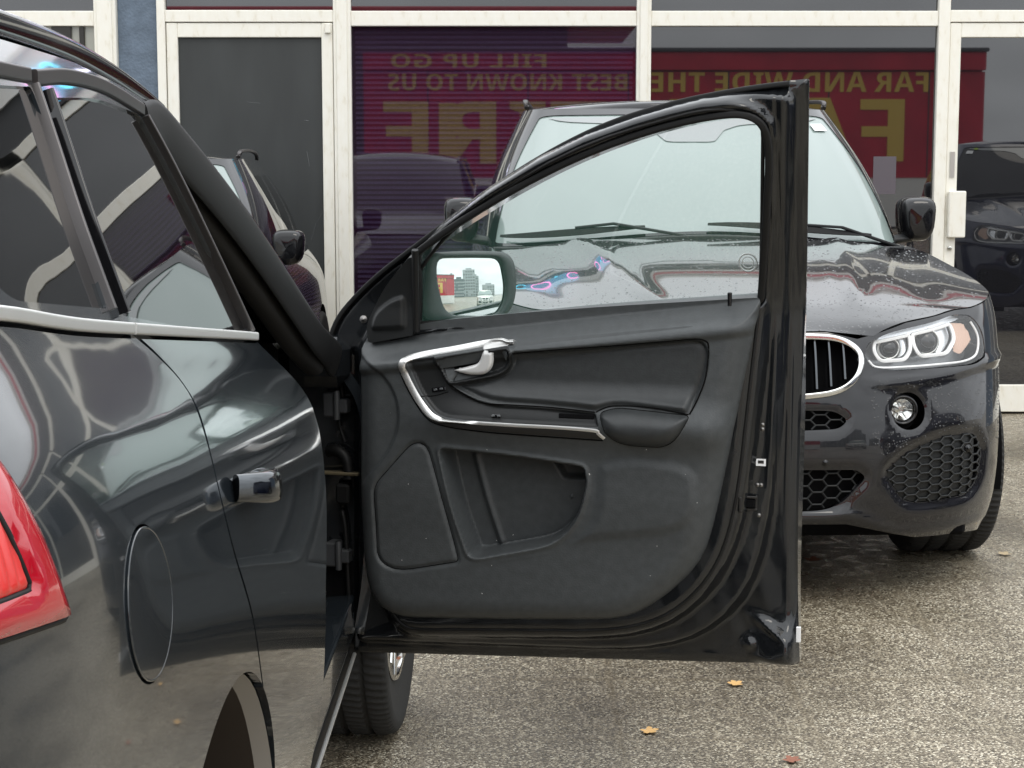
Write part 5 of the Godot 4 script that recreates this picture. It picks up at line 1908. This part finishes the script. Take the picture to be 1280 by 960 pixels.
		mb.sweep(curve3([Vector3(side * 0.86, 1.14, BL - 1.86), Vector3(side * 0.92, 1.15, BL - 1.86), Vector3(side * 1.0, 1.16, BL - 1.88)], 4), oval(0, 0, 0.05, 0.02, 12))
		put("mirror_arm", mb, M.dark_plastic, dm)
		# roof rail
		mb = MB.new()
		mb.sweep(curve3([Vector3(side * 0.680, 1.725, BL - 2.36), Vector3(side * 0.682, 1.758, BL - 2.46), Vector3(side * 0.628, 1.768, BL - 3.2), Vector3(side * 0.555, 1.755, BL - 4.0), Vector3(side * 0.54, 1.71, BL - 4.15)], 6), rect2(0.022, 0.018, 0.006))
		put("roof_rail", mb, M.post_metal, car)
		_wheel(car, Transform3D(Basis(Vector3.UP, 0.0 if sg > 0 else PI), Vector3(side * 0.810, 0.378, BL - 0.88)), 0.380, 0.290, 0.245)
		_wheel(car, Transform3D(Basis(Vector3.UP, 0.0 if sg > 0 else PI), Vector3(side * 0.82, 0.372, BL - 3.86)), 0.375, 0.262, 0.245)
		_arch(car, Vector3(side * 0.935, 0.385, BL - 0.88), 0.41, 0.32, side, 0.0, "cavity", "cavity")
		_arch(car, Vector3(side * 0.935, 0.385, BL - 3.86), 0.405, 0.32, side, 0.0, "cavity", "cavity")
		mb = MB.new()
		mb.box(Vector3(side * 0.60, 0.165, BL - 0.52), Vector3(0.26, 0.07, 0.02), 0.008, Basis(Vector3.RIGHT, 0.3))
		put("air_deflector", mb, M.dark_plastic, car)
	# number plate mount and under-tray
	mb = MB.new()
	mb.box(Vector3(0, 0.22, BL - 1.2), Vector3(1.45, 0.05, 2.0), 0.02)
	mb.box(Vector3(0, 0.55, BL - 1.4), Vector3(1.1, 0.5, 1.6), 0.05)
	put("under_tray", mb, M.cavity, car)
	# bonnet
	var rows := []
	var prev := -1.0
	for i in 46:
		var s := lerpf(0.03, 2.02, pow(i / 45.0, 1.0))
		var e := bside(Vector2(s, top.g(s)))
		var dd := BL - e.z
		if dd <= prev + 0.002:
			continue
		prev = dd
		var hc := Lut.new([0.0, 0.86, 0.118, 0.907, 0.2, 0.945, 0.3, 0.978, 0.5, 1.025, 0.8, 1.092, 1.1, 1.142, 1.5, 1.185]).g(dd)
		var r := PackedVector3Array()
		for j in 61:
			var t := j / 30.0 - 1.0
			var x := t * (e.x - 0.003)
			var y := e.y + 0.004 + (maxf(hc, e.y) - e.y) * (1.0 - pow(absf(t), 2.6))
			y += 0.014 * exp(-pow((absf(x) - (0.30 + 0.16 * dd)) / 0.045, 2)) * ss(0.15, 0.5, dd)
			y -= 0.006 * exp(-pow((absf(x) - (0.62 + 0.10 * dd)) / 0.07, 2)) * ss(0.3, 0.6, dd)
			r.append(Vector3(x, y, BL - dd))
		rows.append(r)
	mb = MB.new()
	mb.grid(rows)
	# turned-down front edge
	put("bonnet", mb, M.black_paint, car)
	# rain drops standing on the paint and the screen
	var rng := RandomNumberGenerator.new()
	rng.seed = 5
	mb = MB.new()
	var drop := func(c: Vector3, n: Vector3, r: float) -> void:
		var t := n.cross(Vector3(0.3, 0.1, 1)).normalized()
		var u := n.cross(t)
		var base := mb.v.size()
		for ring in 3:
			var rr: float = r * [1.0, 0.72, 0.0][ring]
			var hh: float = r * [0.0, 0.28, 0.42][ring]
			var k := 7 if ring < 2 else 1
			for i in k:
				var a := TAU * i / 7
				var dirv := t * cos(a) + u * sin(a)
				mb.vert(c + dirv * rr + n * hh, (n + dirv * float([0.9, 0.5, 0.0][ring])).normalized())
		for i in 7:
			mb.quad(base + i, base + (i + 1) % 7, base + 7 + (i + 1) % 7, base + 7 + i)
			mb.tri(base + 7 + i, base + 7 + (i + 1) % 7, base + 14)
	for i in 2600:
		var ri := rng.randi_range(1, rows.size() - 2)
		var ci := rng.randi_range(1, 58)
		var a: Vector3 = rows[ri][ci]
		var b: Vector3 = rows[ri + 1][ci]
		var d: Vector3 = rows[ri][ci + 1]
		var n := (d - a).cross(a - b).normalized()
		if n.y < 0:
			n = -n
		drop.call(a + (b - a) * rng.randf() + (d - a) * rng.randf(), n, rng.randf_range(0.0012, 0.0042))
	for i in 900:
		var p := Vector2(rng.randf_range(0.35, 1.15), rng.randf_range(0.50, 0.76))
		if hx.d(p, 0.05) > -0.02 or fgp.d(p, 0.05) > -0.015:
			continue
		var c: Vector3 = sculpt.call(p, 1.0)
		var n2 := bp.nor(p.x)
		drop.call(c, Vector3(n2.x, 0.15, -n2.y).normalized(), rng.randf_range(0.0010, 0.0032))
	var dr := put("rain_drops", mb, M.rain_drop, car)
	dr.set_meta("kind", "stuff")
	# greenhouse
	var outline := rp([-1.0, 0.0, 0, 1.0, 0.0, 0, 1.0, 1.0, 0, -1.0, 1.0, 0], 2)
	var ws := rp([-0.205, 0.02, 0.012, 0.205, 0.02, 0.012, 0.198, 0.95, 0.03, -0.198, 0.95, 0.03], 5)
	var holes2 := [dens(ws, 0.02)]
	var sides := []
	for sg in [1.0, -1.0]:
		for w in [[0.275, 0.262, 0.445, 0.445], [0.462, 0.462, 0.64, 0.62], [0.66, 0.64, 0.74, 0.70]]:
			var p := rp([w[0] * sg, 0.06, 0.01, w[2] * sg, 0.06, 0.01, w[3] * sg, 0.84, 0.02, (w[1] + 0.03) * sg, 0.84, 0.03], 3)
			if sg < 0:
				p.reverse()
			holes2.append(dens(p, 0.03))
			sides.append(p)
	mb = MB.new()
	mb.patch(dens(outline, 0.01), holes2, bgreen, 0.009)
	put("pillars", mb, M.black_paint, car)
	mb = MB.new()
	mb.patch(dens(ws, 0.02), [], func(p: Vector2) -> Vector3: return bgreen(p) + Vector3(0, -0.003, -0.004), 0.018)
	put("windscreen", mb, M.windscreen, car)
	for p in sides:
		mb = MB.new()
		mb.patch(p, [], bgreen, 0.03)
		put("side_window", mb, M.dark_glass, car)
	rows = []
	for i in 24:
		var r := PackedVector3Array()
		var u := 0.5 * i / 23.0
		for j in 25:
			var t := j / 12.0 - 1.0
			var zf := bgreen(Vector2(0.001, 1.0)).z
			var uu := lerpf(0.0, 1.0, i / 23.0)
			var a := bgreen(Vector2(clampf(lerpf(0.03, 0.97, uu), 0.001, 0.999), 1.0))
			r.append(Vector3(a.x * t, a.y + 0.055 * (1.0 - pow(absf(t), 2.4)) * sin(PI * clampf(0.12 + uu * 0.8, 0.0, 1.0)), a.z))
		rows.append(r)
	mb = MB.new()
	mb.grid(rows)
	put("roof", mb, M.black_paint, car)
	# dark top band and mirror base behind the windscreen, sticker
	mb = MB.new()
	mb.patch(rp([-0.185, 0.93, 0.0, 0.185, 0.93, 0.0, 0.16, 0.90, 0.02, 0.07, 0.87, 0.02, 0.045, 0.82, 0.01, 0.028, 0.72, 0.015, -0.028, 0.72, 0.015, -0.045, 0.82, 0.01, -0.07, 0.87, 0.02, -0.16, 0.90, 0.02], 4), [], func(p: Vector2) -> Vector3: return bgreen(p) + Vector3(0, -0.0015, 0.0), 0.02)
	put("screen_top_band", mb, mat("screen_print", lin(0.22, 0.235, 0.235), 0.05, 0.0, 0.7), car)
	mb = MB.new()
	mb.patch(rp([0.166, 0.83, 0.002, 0.186, 0.832, 0.002, 0.185, 0.885, 0.002, 0.166, 0.882, 0.002], 2), [], func(p: Vector2) -> Vector3: return bgreen(p) + Vector3(0, 0.001, 0.002), 0.02)
	put("screen_sticker", mb, M.paper, car)
	mb = MB.new()
	mb.patch(oval(0.160, 0.915, 0.007, 0.016, 14), [], func(p: Vector2) -> Vector3: return bgreen(p) + Vector3(0, 0.001, 0.003), 0.02)
	put("screen_sticker", mb, M.green_print, car)
	# scuttle and wipers
	mb = MB.new()
	var sc := PackedVector3Array()
	for i in 21:
		var u := lerpf(-0.20, 0.20, i / 20.0)
		sc.append(bgreen(Vector2(u if absf(u) > 0.001 else 0.001, 0.0)) + Vector3(0, -0.012, 0.035))
	mb.sweep(sc, rect2(0.09, 0.02, 0.006))
	put("scuttle", mb, M.dark_plastic, car)
	for wp in [[-0.195, -0.055], [0.0, 0.16]]:
		var wn := Node3D.new()
		wn.name = "wiper"
		car.add_child(wn, true)
		mb = MB.new()
		var p := PackedVector3Array()
		var pr := PackedFloat32Array()
		for i in 17:
			var t := i / 16.0
			var u := lerpf(wp[0], wp[1], t)
			p.append(bgreen(Vector2(u if absf(u) > 0.001 else 0.001, 0.050)) + Vector3(0, 0.012, 0.022))
			pr.append(0.45 + 0.75 * sin(PI * t))
		mb.sweep(p, rp([-0.012, -0.010, 0.003, 0.012, -0.010, 0.003, 0.004, 0.014, 0.003, -0.004, 0.014, 0.003], 2), Vector3.UP, false, pr)
		put("wiper_blade", mb, M.rubber, wn)
		mb = MB.new()
		var um := lerpf(wp[0], wp[1], 0.55)
		var ue := lerpf(wp[0], wp[1], 1.25)
		mb.sweep(PackedVector3Array([bgreen(Vector2(um if absf(um) > 0.001 else 0.001, 0.06)) + Vector3(0, 0.026, 0.026), bgreen(Vector2(lerpf(um, ue, 0.35), 0.06)) + Vector3(0, 0.030, 0.034), bgreen(Vector2(ue, 0.0)) + Vector3(0, -0.004, 0.05)]), rect2(0.020, 0.012, 0.004))
		put("wiper_arm", mb, M.dark_plastic, wn)
	return car

func _repaint(o: Node, from: Material, to: Material) -> void:
	for c in o.get_children():
		if c is MeshInstance3D and c.material_override == from:
			c.material_override = to
		_repaint(c, from, to)

func _ready() -> void:
	_materials()
	_camera_and_sky()
	_ground()
	_shop()
	_street()
	_grey_car()
	_front_door(get_node("parked_car"))
	var black := _black_car()
	# the dark car whose roof corner and mirror show past the grey one
	var c2: Node3D = black.duplicate()
	c2.name = numbered("parked_car")
	add_child(c2)
	c2.position = Vector3(-2.02, 0, -8.70)
	c2.rotation.y = deg_to_rad(-1.0)
	c2.scale = Vector3(0.98, 0.875, 0.78)
	tag(c2, "dark car facing us, mostly hidden behind the grey car's windscreen pillar", "car")
	# a blue car that shows in the glass of the right-hand door and in the wing mirror
	var c3: Node3D = black.duplicate()
	c3.name = numbered("parked_car")
	add_child(c3)
	c3.position = Vector3(5.3, 0, -3.3)
	c3.rotation.y = deg_to_rad(186)
	tag(c3, "dark blue car off to the right, reflected in the right-hand glass door", "car")
	var c4: Node3D = black.duplicate()
	c4.name = numbered("parked_car")
	add_child(c4)
	c4.position = Vector3(12.2, 0, 14.6)
	c4.rotation.y = deg_to_rad(212)
	tag(c4, "distant car seen only in the grey car's wing mirror", "car")
	_repaint(c4, M.black_paint, M.satin_metal)
	_repaint(c3, M.black_paint, M.blue_paint)
	_repaint(c3, M.windscreen, M.dark_glass)
